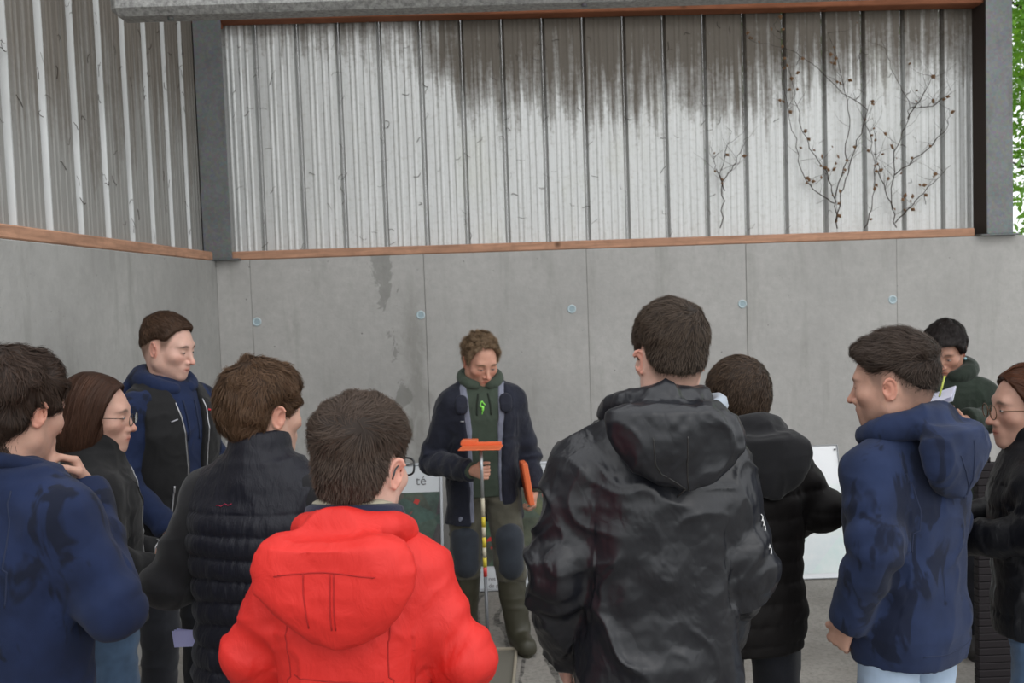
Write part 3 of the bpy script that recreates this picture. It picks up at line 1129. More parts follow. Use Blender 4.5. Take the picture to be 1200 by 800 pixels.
def make_glasses(p, mat, lens=None, half=.033, w=.023, hgt=.018, z=.0, y=.115, r=.0012, arm_r=.0016, round_=2.6):
    """frame with temples; children lens"""
    m = MB()
    for q in (-1, 1):
        pts = []
        for i in range(25):
            a = 2 * math.pi * i / 24
            ca, sa = math.cos(a), math.sin(a)
            e = 2 / round_
            pts.append(p.L((q * half + w * math.copysign(abs(ca) ** e, ca), y - .10 * abs(q * half + w * ca) ** 1.0 * .35, z + hgt * math.copysign(abs(sa) ** e, sa))))
        m.tube(pts, r, 6, False)
        yo = y - .02
        m.tube([p.L(v) for v in ((q * (half + w), yo, z + .006), (q * .072, yo - .012, z + .008), (q * .0845, .03, z + .008), (q * .086, -.012, z + .010), (q * .086, -.026, z + .002), (q * .0845, -.034, z - .016))], arm_r, 6)
    m.tube([p.L(v) for v in ((-.010, y - .002, z + .004), (0, y + .002, z + .007), (.010, y - .002, z + .004))], r, 6)
    o = m.build('glasses', mat, p.root)
    if lens:
        for q in (-1, 1):
            l = MB(); vs = []
            for i in range(20):
                a = 2 * math.pi * i / 20; ca, sa = math.cos(a), math.sin(a); e = 2 / round_
                X = q * half + w * .97 * math.copysign(abs(ca) ** e, ca)
                vs.append((X, y - .035 * abs(X), z + hgt * .97 * math.copysign(abs(sa) ** e, sa)))
            b = [(a, c - .0015, d) for a, c, d in vs]
            vs = [p.L(v) for v in vs + b]
            fs = [tuple(range(20)), tuple(reversed(range(20, 40)))] + [(i, 20 + i, 20 + (i + 1) % 20, (i + 1) % 20) for i in range(20)]
            l.add(vs, fs); lo = l.build('lens', lens, None); lo.parent = o
    return o


# ------------------------------------------------------------------ setting
WA = math.radians(1.6)
W0 = Vector((-1.86, 6.2, 0)); WX = Vector((math.cos(WA), math.sin(WA), 0)); WN = Vector((-math.sin(WA), math.cos(WA), 0))


def onwall(px, py, off=0.0):
    """(u, z) on the back wall plane (off metres behind its face) seen at a pixel"""
    d = at(px, py, 1.0) - Vector((0, 0, CAM_Z))
    t = (W0 + WN * off - Vector((0, 0, CAM_Z))).dot(WN) / d.dot(WN)
    p = Vector((0, 0, CAM_Z)) + d * t
    return (p - W0).dot(WX), p.z


def concrete_mat(name, base=(.30, .30, .29), marks=True, patch=True, seed=0):
    m, nt, b = new_mat(name, base, .85, spec=.25)
    v = coords(nt, (1, 1, 1), (seed, seed * .7, 0))
    vs = coords(nt, (3.0, 3.0, .5), (seed, 0, 0))
    n1 = noise(nt, v, 1.3, 5, .6); n2 = noise(nt, v, 18, 6, .65); n3 = noise(nt, vs, 2.2, 5, .6)
    c = mixc(nt, ramp(nt, n1, [(.3, 0.0), (.7, 1.0)]), tuple(x * .86 for x in base), tuple(x * 1.12 for x in base))
    c = mixc(nt, ramp(nt, n2, [(.35, .0), (.75, .5)]), c, tuple(x * .72 for x in base))
    c = mixc(nt, ramp(nt, n3, [(.54, .0), (.72, .55)]), c, (base[0] * .62, base[1] * .63, base[2] * .60))
    # bug holes
    vo = N(nt, 'ShaderNodeTexVoronoi'); vo.inputs['Scale'].default_value = 13; nt.links.new(v, vo.inputs['Vector'])
    sp = N(nt, 'ShaderNodeTexVoronoi'); sp.inputs['Scale'].default_value = 37; nt.links.new(v, sp.inputs['Vector'])
    hole = ramp(nt, vo.outputs['Distance'], [(.055, 1.0), (.085, 0.0)])
    hole2 = ramp(nt, sp.outputs['Distance'], [(.06, .8), (.10, 0.0)])
    gate = ramp(nt, noise(nt, v, 7, 2), [(.55, 0.0), (.6, 1.0)])
    hh = mth(nt, 'MULTIPLY', mth(nt, 'MAXIMUM', hole, hole2), gate)
    c = mixc(nt, mth(nt, 'MULTIPLY', hh, .55), c, (.06, .06, .055))
    nt.links.new(c, b.inputs['Base Color'])
    h = mth(nt, 'SUBTRACT', n2, hh)
    bump(nt, b, h, .35, .01)
    return m, nt, b, c


con_panel, cnt, cb, cc = concrete_mat('concrete_cast', (.46, .45, .435))
# damp stain running down from the top of the back wall
geo = N(cnt, 'ShaderNodeTexCoord'); sp_ = N(cnt, 'ShaderNodeSeparateXYZ'); cnt.links.new(geo.outputs['Object'], sp_.inputs[0])
ju = onwall(447, 340)[0]
nz = noise(cnt, coords(cnt, (1, 1, .7)), 7, 5, .65, .8)
dx = mth(cnt, 'ABSOLUTE', mth(cnt, 'SUBTRACT', mth(cnt, 'ADD', sp_.outputs['X'], mth(cnt, 'MULTIPLY', sp_.outputs['Z'], .15)), ju + .15 * 1.9))
wz_ = ramp(cnt, mth(cnt, 'DIVIDE', sp_.outputs['Z'], 2.1), [(.80, -.30), (.86, .03), (.92, .09), (1.0, .04)])
st = ramp(cnt, mth(cnt, 'SUBTRACT', mth(cnt, 'ADD', wz_, mth(cnt, 'MULTIPLY', mth(cnt, 'SUBTRACT', nz, .5), .6)), dx), [(.0, 0.0), (.02, .85)])
c2 = mixc(cnt, mth(cnt, 'MULTIPLY', st, .45), cc, (.10, .105, .09))
ju2 = onwall(486, 430)[0]
dx2 = mth(cnt, 'ABSOLUTE', mth(cnt, 'SUBTRACT', sp_.outputs['X'], ju2))
s2 = ramp(cnt, mth(cnt, 'SUBTRACT', mth(cnt, 'ADD', .10, mth(cnt, 'MULTIPLY', mth(cnt, 'SUBTRACT', nz, .5), .5)), dx2), [(.0, 0.0), (.10, .7)])
s2 = mth(cnt, 'MULTIPLY', s2, ramp(cnt, mth(cnt, 'DIVIDE', sp_.outputs['Z'], 2.1), [(.70, 1.0), (.92, 0.0)]))
c2 = mixc(cnt, mth(cnt, 'MULTIPLY', s2, .55), c2, (.20, .195, .175))
cnt.links.new(c2, cb.inputs['Base Color'])
con_left = concrete_mat('concrete_cast_left', (.42, .415, .40), seed=5)[0]
con_dark = new_mat('concrete_joint', (.20, .195, .19), .9)[0]
plug_mat = new_mat('plug_pale', (.50, .60, .64), .6)[0]
plug_in = new_mat('plug_centre', (.34, .44, .48), .7)[0]

# floor
fm, nt, b = new_mat('floor_concrete', (.22, .21, .195), .8, spec=.3)
v = coords(nt); n1 = noise(nt, v, 2.2, 6, .6); n2 = noise(nt, v, 40, 5, .7)
c = mixc(nt, ramp(nt, n1, [(.3, 0.), (.7, 1.)]), (.22, .205, .185), (.36, .34, .31))
c = mixc(nt, ramp(nt, n2, [(.45, 0.), (.7, .5)]), c, (.10, .098, .09))
vw = coords(nt, (1, .32, 1)); wv = N(nt, 'ShaderNodeTexWave', wave_type='BANDS', bands_direction='X')
wv.inputs['Scale'].default_value = 2.6; wv.inputs['Distortion'].default_value = 5.0; wv.inputs['Detail'].default_value = 4; wv.inputs['Detail Scale'].default_value = 2.2
nt.links.new(vw, wv.inputs['Vector'])
gt = ramp(nt, noise(nt, coords(nt), 24, 4, .7), [(.35, .25), (.6, 1.)])
fx = N(nt, 'ShaderNodeSeparateXYZ'); ftc = N(nt, 'ShaderNodeTexCoord'); nt.links.new(ftc.outputs['Object'], fx.inputs[0])
fg = ramp(nt, mth(nt, 'DIVIDE', mth(nt, 'ABSOLUTE', mth(nt, 'SUBTRACT', fx.outputs['X'], .25)), 2.0), [(.25, 1.), (.42, 0.)])
c = mixc(nt, mth(nt, 'MULTIPLY', mth(nt, 'MULTIPLY', ramp(nt, wv.outputs['Fac'], [(.86, 0.), (.94, .85)]), gt), fg), c, (.035, .034, .032))
nt.links.new(c, b.inputs['Base Color']); bump(nt, b, n2, .5, .01)
fl = MB().box((4, 3, -.05), (24, 14, .1)).build('floor', fm); tag(fl, 'grey concrete floor with dark streaks of dirt', kind='structure')
gm, nt, b = new_mat('grass_ground', (.05, .10, .025), .95)
v = coords(nt); nt.links.new(mixc(nt, noise(nt, v, 6, 5), (.03, .06, .015), (.09, .17, .04)), b.inputs['Base Color']); bump(nt, b, noise(nt, v, 60, 4), .8, .05)
g_ = MB().box((4, 20, -.12), (60, 60, .1)).build('ground', gm); tag(g_, 'green grassy ground outside the shed', kind='structure')

# back wall: cast bays with joints and tie plugs
wb = empty('wall_back', W0, WA); tag(wb, 'grey cast concrete wall behind the group', kind='structure')
CT = 2.06
joints = [0.0] + [onwall(x, y)[0] for x, y in ((297, 400), (500, 400), (690, 400), (875, 350), (1051, 320))] + [5.45, 6.6]
MB().box((3.3, .16, CT / 2), (6.6, .18, CT - .004)).build('core', con_dark, wb)
for i in range(len(joints) - 1):
    a, b2 = joints[i], joints[i + 1]
    off = (0, .0015, .0, .002, .0, .0015, 0)[i]
    MB().box(((a + b2) / 2, .125 + off, CT / 2), (b2 - a - .0022, .25, CT), bev=.0018).build('concrete_panel', con_panel, wb)
for px, py in ((301, 377), (493, 369), (670, 362), (870, 356), (1046, 351)):
    u, z = onwall(px, py)
    m = MB(); ring = []
    for r, y in ((.030, .004), (.029, -.004), (.020, -.005), (.018, .0)):
        ring.append([(u + r * math.cos(2 * math.pi * k / 20), y, z + r * math.sin(2 * math.pi * k / 20)) for k in range(20)])
    vs = [p for r in ring for p in r]; fs = []
    for j in range(3):
        for k in range(20):
            a = j * 20 + k; b3 = j * 20 + (k + 1) % 20
            fs.append((a, a + 20, b3 + 20, b3))
    m.add(vs, fs, True); m.add([(u + .0185 * math.cos(2 * math.pi * k / 20), -.001, z + .0185 * math.sin(2 * math.pi * k / 20)) for k in range(20)], [tuple(range(20))], mi=1)
    m.build('tie_plug', [plug_mat, plug_in], wb)
# left wall
wl_ = MB().box((-1.86 - .125, 2.6, CT / 2), (.25, 7.45, CT), bev=.004).build('wall_left', con_left); tag(wl_, 'grey cast concrete side wall on the left', kind='structure')
pz = at(168, 388, 1.0) - Vector((0, 0, CAM_Z)); t = -1.86 / pz.x; pp = Vector((0, 0, CAM_Z)) + pz * t
MB().tube([(-1.865, pp.y, pp.z), (-1.855, pp.y, pp.z)], .028, 20).build('tie_plug', plug_mat, wl_)

# metal cladding


def clad_mat(name, stain_lo, stain_hi, amount, axisname, xr=None, ph=(0, 1, .1, 0), stripe=False):
    m, nt, b = new_mat(name, (.45, .46, .46), .5, .35, spec=.5)
    v = coords(nt); vs = coords(nt, (22, 22, .9)); vs2 = coords(nt, (60, 60, 1.6))
    s = N(nt, 'ShaderNodeSeparateXYZ'); t = N(nt, 'ShaderNodeTexCoord'); nt.links.new(t.outputs['Object'], s.inputs[0])
    n0 = noise(nt, v, 30, 5, .7); n1 = noise(nt, vs, 1.0, 5, .6); n2 = noise(nt, vs2, 1.0, 4, .6); n3 = noise(nt, v, 1.6, 3)
    c = mixc(nt, ramp(nt, n2, [(.3, 0.), (.7, 1.)]), (.60, .61, .60), (.72, .73, .73))
    c = mixc(nt, ramp(nt, n0, [(.5, 0.), (.75, .35)]), c, (.30, .28, .23))
    c = mixc(nt, ramp(nt, noise(nt, coords(nt, (1, 1, .6), (3, 1, 2)), 1.8, 3), [(.6, 0.), (.8, .25)]), c, (.50, .50, .30))
    # brown algae streaks from the top down
    hgt = mth(nt, 'DIVIDE', mth(nt, 'SUBTRACT', s.outputs['Z'], stain_lo), stain_hi - stain_lo)
    f = mth(nt, 'ADD', mth(nt, 'ADD', hgt, mth(nt, 'MULTIPLY', mth(nt, 'SUBTRACT', n1, .5), 1.9)), mth(nt, 'MULTIPLY', mth(nt, 'SUBTRACT', n3, .5), .9))
    f = mth(nt, 'ADD', f, mth(nt, 'MULTIPLY', mth(nt, 'SUBTRACT', n0, .5), .5))
    if xr:
        gx = ramp(nt, mth(nt, 'DIVIDE', s.outputs[axisname], 6.0), [(p / 6.0, q) for p, q in xr])
        f = mth(nt, 'SUBTRACT', f, mth(nt, 'SUBTRACT', 1.0, gx))
    f = mth(nt, 'MULTIPLY', ramp(nt, f, [(.36, 0.), (.62, .60), (.90, 1.)]), amount)
    c = mixc(nt, f, c, (.105, .082, .058))
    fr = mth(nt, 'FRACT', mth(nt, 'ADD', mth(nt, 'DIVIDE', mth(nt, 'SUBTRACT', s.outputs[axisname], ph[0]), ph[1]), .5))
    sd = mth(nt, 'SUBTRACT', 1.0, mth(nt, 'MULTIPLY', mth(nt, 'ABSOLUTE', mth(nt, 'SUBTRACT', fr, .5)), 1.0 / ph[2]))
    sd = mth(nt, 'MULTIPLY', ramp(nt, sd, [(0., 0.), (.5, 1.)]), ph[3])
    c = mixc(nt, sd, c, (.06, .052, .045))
    if stripe:      # flats grey-brown with grime; light on the grooves' far faces painted pale
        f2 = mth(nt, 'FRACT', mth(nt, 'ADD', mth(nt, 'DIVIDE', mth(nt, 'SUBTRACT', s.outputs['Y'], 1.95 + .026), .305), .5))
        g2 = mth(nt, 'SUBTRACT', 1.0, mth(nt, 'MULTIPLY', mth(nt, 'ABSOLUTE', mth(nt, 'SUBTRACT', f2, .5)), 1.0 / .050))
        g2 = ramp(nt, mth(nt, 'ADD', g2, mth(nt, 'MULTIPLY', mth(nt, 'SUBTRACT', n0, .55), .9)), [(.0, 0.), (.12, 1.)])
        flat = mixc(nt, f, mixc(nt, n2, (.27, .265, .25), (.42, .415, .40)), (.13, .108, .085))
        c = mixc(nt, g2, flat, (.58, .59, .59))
    nt.links.new(c, b.inputs['Base Color'])
    nt.links.new(mth(nt, 'ADD', .42, mth(nt, 'MULTIPLY', f, .4)), b.inputs['Roughness'])
    nt.links.new(mth(nt, 'MULTIPLY', mth(nt, 'SUBTRACT', 1.0, f), .35), b.inputs['Metallic'])
    bump(nt, b, n0, .15, .005)
    return m


def sheet_profile(w, gr=.030, depth=.036):
    """cross-section across one sheet bay: (offset along, recess away from the room)"""
    P = [(0, depth), (gr * .30, depth), (gr * .62, 0)]
    for q in (.30, .42, .62, .78):
        x = w * q
        P += [(x - .012, 0), (x - .004, -.0032), (x + .004, -.0032), (x + .012, 0)]
    P += [(w - gr * .62, 0), (w - gr * .30, depth), (w, depth)]
    return P


def sheet(w, z0, z1, parent, loc, mat, axisx=True, depth=.036, gr=.030, name='metal_sheet', jag=.0):
    prof = sheet_profile(w - .001, gr, depth)
    zs = [z0 + random.uniform(-jag, jag), (z0 + z1) / 2, z1 + random.uniform(-jag, jag)]
    vs = []; n = len(prof)
    for z in zs:
        for x, y in prof: vs.append((loc[0] + x, loc[1] + y, z) if axisx else (loc[0] - y, loc[1] + x, z))
    fs = []
    for j in range(2):
        for i in range(n - 1):
            q = (j * n + i, j * n + i + 1, (j + 1) * n + i + 1, (j + 1) * n + i)
            fs.append(q)
    o = MB().add(vs, fs).build(name, mat, parent)
    md = o.modifiers.new('thickness', 'SOLIDIFY'); md.thickness = .0012; md.offset = 0
    return o


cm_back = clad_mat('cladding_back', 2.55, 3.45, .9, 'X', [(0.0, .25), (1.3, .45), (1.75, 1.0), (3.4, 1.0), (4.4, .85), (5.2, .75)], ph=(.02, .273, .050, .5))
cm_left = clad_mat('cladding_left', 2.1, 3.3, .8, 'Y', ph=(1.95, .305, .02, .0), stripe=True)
clb = empty('wall_back_cladding', W0, WA); tag(clb, 'pale ribbed metal sheets stained brown above the concrete back wall', kind='structure')
for i in range(19):
    sheet(.273, 2.09, 4.6, clb, (.02 + i * .273, .135, 0), cm_back)
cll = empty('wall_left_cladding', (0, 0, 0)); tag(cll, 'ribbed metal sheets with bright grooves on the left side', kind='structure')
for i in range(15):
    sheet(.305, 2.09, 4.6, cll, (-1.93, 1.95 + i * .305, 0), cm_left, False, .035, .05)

# timber rails
def timber_mat(name, col, z=1):
    m, nt, b = new_mat(name, col, .8, spec=.25)
    v = coords(nt, (1.2, 1.2, 14)); n1 = noise(nt, v, 3, 5, .6, .6); v2 = coords(nt); n2 = noise(nt, v2, 14, 4)
    c = mixc(nt, ramp(nt, n1, [(.3, 0.), (.7, 1.)]), tuple(x * .72 for x in col), tuple(min(1, x * 1.2) for x in col))
    vo = N(nt, 'ShaderNodeTexVoronoi'); vo.inputs['Scale'].default_value = 3.1; nt.links.new(v2, vo.inputs['Vector'])
    c = mixc(nt, ramp(nt, vo.outputs['Distance'], [(.05, .8), (.10, 0.)]), c, (.07, .035, .02))
    c = mixc(nt, ramp(nt, n2, [(.5, 0.), (.8, .5)]), c, tuple(x * .55 for x in col))
    nt.links.new(c, b.inputs['Base Color']); bump(nt, b, n1, .3, .004)
    return m


tim = timber_mat('timber_pink', (.52, .29, .19)); tim_d = timber_mat('timber_top', (.30, .115, .06))
t_ = empty('trim_1', W0, WA); tag(t_, 'reddish timber rail along the top of the concrete back wall', kind='structure')
MB().box((2.545, .055, CT + .030), (5.09, .09, .056), bev=.006).build('timber_rail', tim, t_)
t2 = MB().box((-1.905, 2.64, CT + .030), (.085, 7.3, .056), bev=.006).build('trim_2', tim); tag(t2, 'reddish timber rail along the top of the left concrete wall', kind='structure')
t3 = empty('trim_3', W0, WA); tag(t3, 'dark red timber rail across the top of the back wall sheets', kind='structure')
MB().box((2.55, .05, 3.665), (5.3, .13, .115), bev=.006).build('timber_rail', tim_d, t3)
MB().box((-.1, .04, 3.63), (.40, .12, .10), bev=.006).build('timber_block', tim_d, t3)

# steel columns
galv, nt, b = new_mat('galvanised', (.22, .235, .25), .5, .7)
v = coords(nt); vo = N(nt, 'ShaderNodeTexVoronoi'); vo.inputs['Scale'].default_value = 60; nt.links.new(v, vo.inputs['Vector'])
n1 = noise(nt, v, 5, 4)
c = mixc(nt, n1, (.13, .135, .14), (.25, .26, .265)); c = mixc(nt, .15, c, vo.outputs['Color'], 'SOFT_LIGHT')
c = mixc(nt, ramp(nt, noise(nt, v, 160, 2), [(.66, 0.), (.72, .5)]), c, (.5, .5, .48))
c = mixc(nt, ramp(nt, noise(nt, coords(nt, (1, 1, .3)), 9, 4), [(.55, 0.), (.75, .6)]), c, (.13, .115, .095))
nt.links.new(c, b.inputs['Base Color'])


def column(u, label, w=.18, d=.34, y0=-.05, panels=False):
    r = empty('steel_column', W0 + WX * u + WN * y0 + Vector((0, 0, CT)), WA); tag(r, label, 'column', 'galvanised columns')
    H = 4.60 - CT; t = .012
    MB().box((0, t / 2, H / 2 + .012), (w, t, H), bev=.002).build('flange', galv, r)
    MB().box((0, d - t / 2, H / 2 + .012), (w, t, H), bev=.002).build('flange', galv, r)
    MB().box((0, d / 2, H / 2 + .012), (.009, d - 2 * t, H)).build('web', galv, r)
    MB().box((0, d / 2, .006), (w + .09, d + .02, .012), bev=.003).build('base_plate', galv, r)
    if panels: MB().box((-w / 2 + .012, d / 2, H / 2 + .012), (.018, d - 2 * t - .004, H)).build('web_shade_panel', new_mat('shade_darkbrown', (.035, .022, .016), .85)[0], r)  # shade in the column's hollow side put in as a dark panel
    for x in (-1, 1):
        MB().tube([(x * (w / 2 + .02), d / 2, .012), (x * (w / 2 + .02), d / 2, .030)], .011, 6).build('bolt', galv, r)
    return r


column(.03, 'grey galvanised steel column in the left corner')
column(onwall(1167, 200)[0], 'grey galvanised steel column at the right end of the metal sheets', panels=True)

# beam overhead and the roof
bt = empty('roof_beam', (1.92, 4.30, 3.070)); tag(bt, 'rough grey steel beam overhead in the top left corner', 'beam')
bm_, nt, b = new_mat('beam_grey', (.25, .25, .245), .7, .2); v = coords(nt); n1 = noise(nt, v, 45, 6, .75)
nt.links.new(mixc(nt, ramp(nt, n1, [(.35, 0.), (.65, 1.)]), (.20, .20, .195), (.50, .50, .49)), b.inputs['Base Color']); bump(nt, b, n1, .4, .01)
MB().box((0, .0, .10), (7.2, .16, .20), bev=.03).build('beam_body', bm_, bt)
for x in (-3.35, -1.5, .5, 2.5): MB().tube([(x, -.02, -.012), (x, -.02, .01)], .014, 6).build('bolt', galv, bt)
rf = empty('ceiling', (0, 0, 0)); tag(rf, 'fibre cement roof sheets above', kind='structure')
rm = new_mat('roof_sheet', (.30, .30, .29), .85)[0]
for i in range(8):
    m = MB(); vs = []; n = 24; y0, y1 = 4.5, 6.9
    for y in (y0, y1):
        for k in range(n + 1):
            x = -2.2 + i * .98 + k * .98 / n
            vs.append((x, y, 4.62 + .025 * math.sin(k / n * 2 * math.pi * 6) + (y1 - y) * .12))
    m.add(vs, [(k + 1, k, k + n + 1, k + n + 2) for k in range(n)], True)
    o = m.build('roof_sheet', rm, rf); md = o.modifiers.new('t', 'SOLIDIFY'); md.thickness = .006
for y in (4.6, 5.6, 6.6): MB().box((1.7, y, 4.50 + (6.9 - y) * .12), (7.8, .07, .16)).build('purlin', tim_d, rf)
# end column at the front left, holding the side sheets
r = empty('side_rail', (-1.99, 1.95, CT)); tag(r, 'steel post at the open end of the left wall', 'post')
MB().box((0, 0, 1.2), (.10, .10, 2.4), bev=.004).build('post_body', galv, r)
MB().box((0, 0, .006), (.16, .16, .012)).build('base_plate', galv, r)

# dried climbing plants on the sheets
vine_m = new_mat('dry_stem', (.055, .042, .032), .9)[0]; leaf_dry = new_mat('dry_leaf', (.20, .11, .055), .8)[0]


def vine(paths, label, leaves, thick=.006, spread=(.25, .25), side=5, lc=None):
    u0, z0 = onwall(*paths[0][0], .12)
    r = empty('dried_climber', W0 + WX * u0 + WN * .115 + Vector((0, 0, CT + .06)), WA); tag(r, label, 'plant', 'dried climbing plants')
    main = MB(); tw = MB(); lv = MB(); rnd = random.Random(int(u0 * 1000)); allp = []
    for k, pth in enumerate(paths):
        P = []
        for px, py in pth:
            u, z = onwall(px, py, .12); P.append(Vector((u - u0, -.02 - .02 * rnd.random(), z - CT - .06)))
        Q = []
        for a, b_ in zip(P[:-1], P[1:]):
            for t in range(5):
                q = a.lerp(b_, t / 5); Q.append(q + Vector((rnd.uniform(-1, 1) * .010, rnd.uniform(-1, 1) * .008, rnd.uniform(-1, 1) * .008)))
        Q.append(P[-1])
        n = len(Q); main.tube(Q, [thick * (1 - .75 * i / n) for i in range(n)], 5); allp += Q
        for s_ in range(side):
            i = rnd.randrange(2, n); q = Q[i]; d = Vector((rnd.uniform(-1, 1), rnd.uniform(-.15, .0), rnd.uniform(.1, 1))).normalized(); L = rnd.uniform(.05, .24)
            T = [q]
            for t in range(5):
                d = (d + Vector((rnd.uniform(-.4, .4), 0, rnd.uniform(-.2, .35)))).normalized(); T.append(T[-1] + d * L / 5)
            for p in T: p.y = min(p.y, -.012)
            tw.tube(T, [thick * .35 * (1 - .7 * t / 5) for t in range(6)], 4); allp += T[1:]
    main.build('stem', vine_m, r); o = tw.build('twigs', vine_m, r); o['kind'] = 'stuff'
    sel = [p for p in allp if (lc is None or (abs(p.x - lc[0]) < lc[2] and abs(p.z - lc[1]) < lc[3]))] or allp
    for i in range(leaves):
        p = rnd.choice(sel if i % 5 else allp); a = rnd.uniform(0, 6.28); s_ = rnd.uniform(.014, .032)
        c_ = Vector((math.cos(a), -.3, math.sin(a))); w_ = Vector((-math.sin(a), rnd.uniform(-.5, .5), math.cos(a)))
        p = p + Vector((0, -.01, 0))
        l = MB().add([p, p + c_ * s_ * .5 + w_ * s_ * .45 + Vector((0, -.006, 0)), p + c_ * s_ * 1.2, p + c_ * s_ * .5 - w_ * s_ * .45 + Vector((0, .004, 0)), p + c_ * s_ * .6 + Vector((0, -.012, 0))],
                     [(0, 1, 4), (1, 2, 4), (2, 3, 4), (3, 0, 4)])
        l.build('leaf', leaf_dry, r)
    return r


vine([[(978, 268), (976, 235), (968, 205), (950, 180), (938, 150), (928, 110), (920, 60), (905, 30)], [(976, 240), (955, 225), (938, 205), (930, 165), (915, 100), (914, 60)],
      [(978, 260), (985, 220), (1000, 175), (1015, 130), (985, 110), (950, 75), (925, 60), (880, 50)], [(976, 232), (988, 190), (992, 140), (985, 90), (968, 40)]],
     'brown dried climbing plant with curled leaves, left of the pair on the right sheets', 60, .0042, side=13)
vine([[(1046, 268), (1043, 230), (1046, 180), (1062, 140), (1063, 120), (1045, 90), (1030, 50)], [(1046, 262), (1070, 235), (1090, 215), (1110, 195)], [(1045, 245), (1030, 210), (1022, 175), (1025, 155)],
      [(1062, 140), (1080, 110), (1095, 85)], [(1063, 128), (1090, 125), (1112, 110)], [(1046, 205), (1085, 175), (1108, 150), (1110, 130)], [(1010, 268), (1020, 240), (1022, 200), (1018, 160), (1010, 140)]],
     'brown dried climbing plant fanning out beside the right steel column', 44, .0040, side=12)
vine([[(843, 268), (846, 235), (842, 205), (848, 180), (856, 155)], [(846, 225), (838, 200), (835, 185)], [(845, 215), (858, 195), (866, 180)]],
     'small dried twiggy climber standing alone on the pale sheets', 6, .004, side=8)
# old cobwebby debris on the sheets
for nm, n_, par, fn in (('debris', 150, clb, lambda: (random.choice([.02 + .273 * random.randint(0, 17), random.uniform(0, 4.9)]), .128, 2.12 + 1.4 * random.random() ** .8)),):
    m = MB()
    for i in range(n_):
        x, y, z = fn(); x += random.uniform(-.03, .03); T = [Vector((x, y, z))]; d = Vector((random.uniform(-1, 1), 0, random.uniform(-1, 1)))
        for t in range(4):
            d = (d + Vector((random.uniform(-.9, .9), 0, random.uniform(-.9, .9)))).normalized(); T.append(T[-1] + d * random.uniform(.006, .02))
        m.tube(T, random.uniform(.0008, .0022), 3)
    o = m.build(nm, vine_m, par); o['kind'] = 'stuff'
m = MB()
for i in range(90):
    y = random.choice([1.95 + .305 * random.randint(5, 13), random.uniform(3.4, 6)]) + random.uniform(-.04, .03); z = 2.15 + 1.4 * random.random(); T = [Vector((-1.925, y, z))]
    d = Vector((0, random.uniform(-1, 1), random.uniform(-1, 1)))
    for t in range(4):
        d = (d + Vector((0, random.uniform(-.9, .9), random.uniform(-.9, .9)))).normalized(); T.append(T[-1] + d * random.uniform(.008, .022))
    m.tube(T, random.uniform(.0008, .002), 3)
o = m.build('debris', vine_m, cll); o['kind'] = 'stuff'

# trees outside, right
lm1, nt, b = new_mat('leaf_green', (.12, .30, .03), .55); v = coords(nt)
nt.links.new(mixc(nt, noise(nt, v, 3, 3), (.05, .17, .012), (.20, .42, .05)), b.inputs['Base Color']); b.inputs['Transmission Weight'].default_value = 0.0
tr_ = N(nt, 'ShaderNodeBsdfTranslucent'); tr_.inputs[0].default_value = (.30, .55, .05, 1); ad = N(nt, 'ShaderNodeMixShader'); ad.inputs[0].default_value = .35
nt.links.new(b.outputs[0], ad.inputs[1]); nt.links.new(tr_.outputs[0], ad.inputs[2]); nt.links.new(ad.outputs[0], nt.nodes['Material Output'].inputs['Surface'])
bark = new_mat('bark', (.06, .05, .04), .9)[0]


def tree(x, y, h, r, n, label, seed, ls=.07):
    rn = np.random.RandomState(seed); ro = random.Random(seed)
    t = empty('tree', (x, y, -.07)); tag(t, label, 'tree', 'trees outside the shed')
    m = MB(); m.tube([(0, 0, 0), (.05, .03, h * .3), (-.05, 0, h * .6), (0, 0, h * .85)], [.16, .13, .09, .04], 8)
    tips = []
    for i in range(26):
        z = ro.uniform(h * .12, h * .8); a = ro.uniform(0, 6.28); R_ = r * ro.uniform(.5, 1.0) * (1.1 - abs(z / h - .5))
        p0 = Vector((0, 0, z)); p1 = p0 + Vector((math.cos(a), math.sin(a), .35)) * R_ * .5; p2 = p0 + Vector((math.cos(a + .2), math.sin(a + .2), .45)) * R_
        m.tube([p0, p1, p2], [.04, .025, .008], 5); tips += [p1, p2, p0.lerp(p2, .8)]
    m.build('trunk', bark, t)
    T = np.array([tuple(v) for v in tips]); c_ = T[rn.randint(0, len(T), n)] + rn.randn(n, 3) * r * .16
    u = rn.randn(n, 3); u /= np.linalg.norm(u, axis=1, keepdims=True); w = np.cross(u, rn.randn(n, 3)); w /= np.linalg.norm(w, axis=1, keepdims=True)
    s_ = ls * rn.uniform(.6, 1.2, (n, 1))
    V = np.stack([c_, c_ + u * s_ + w * s_ * .5, c_ + u * s_ * 2.1, c_ + u * s_ - w * s_ * .5], 1).reshape(-1, 3)
    F = np.arange(4 * n).reshape(-1, 4)
    o = np_mesh('leaves', V, F, lm1, t, False); o['kind'] = 'stuff'


tree(8.4, 12.5, 7.5, 2.4, 30000, 'leafy bright green tree outside past the right column', 3, .06)
tree(15.5, 14.0, 9.5, 3.0, 9000, 'large green tree standing further right outside', 5, .07)
tree(7.0, 20.5, 8.0, 3.0, 6000, 'green tree outside hidden behind the back wall', 8, .07)

# ------------------------------------------------------------------ display boards
alu = new_mat('board_alu', (.50, .52, .55), .35, .6)[0]
white_gl = new_mat('board_white', (.62, .65, .68), .12, spec=.6)[0]
white_glare = new_mat('board_white_glare', (.92, .94, .97), .2, spec=.6)[0]  # brighter copy of the board white, outdoor glare painted into the colour
ink = new_mat('ink_grey', (.12, .12, .13), .6)[0]


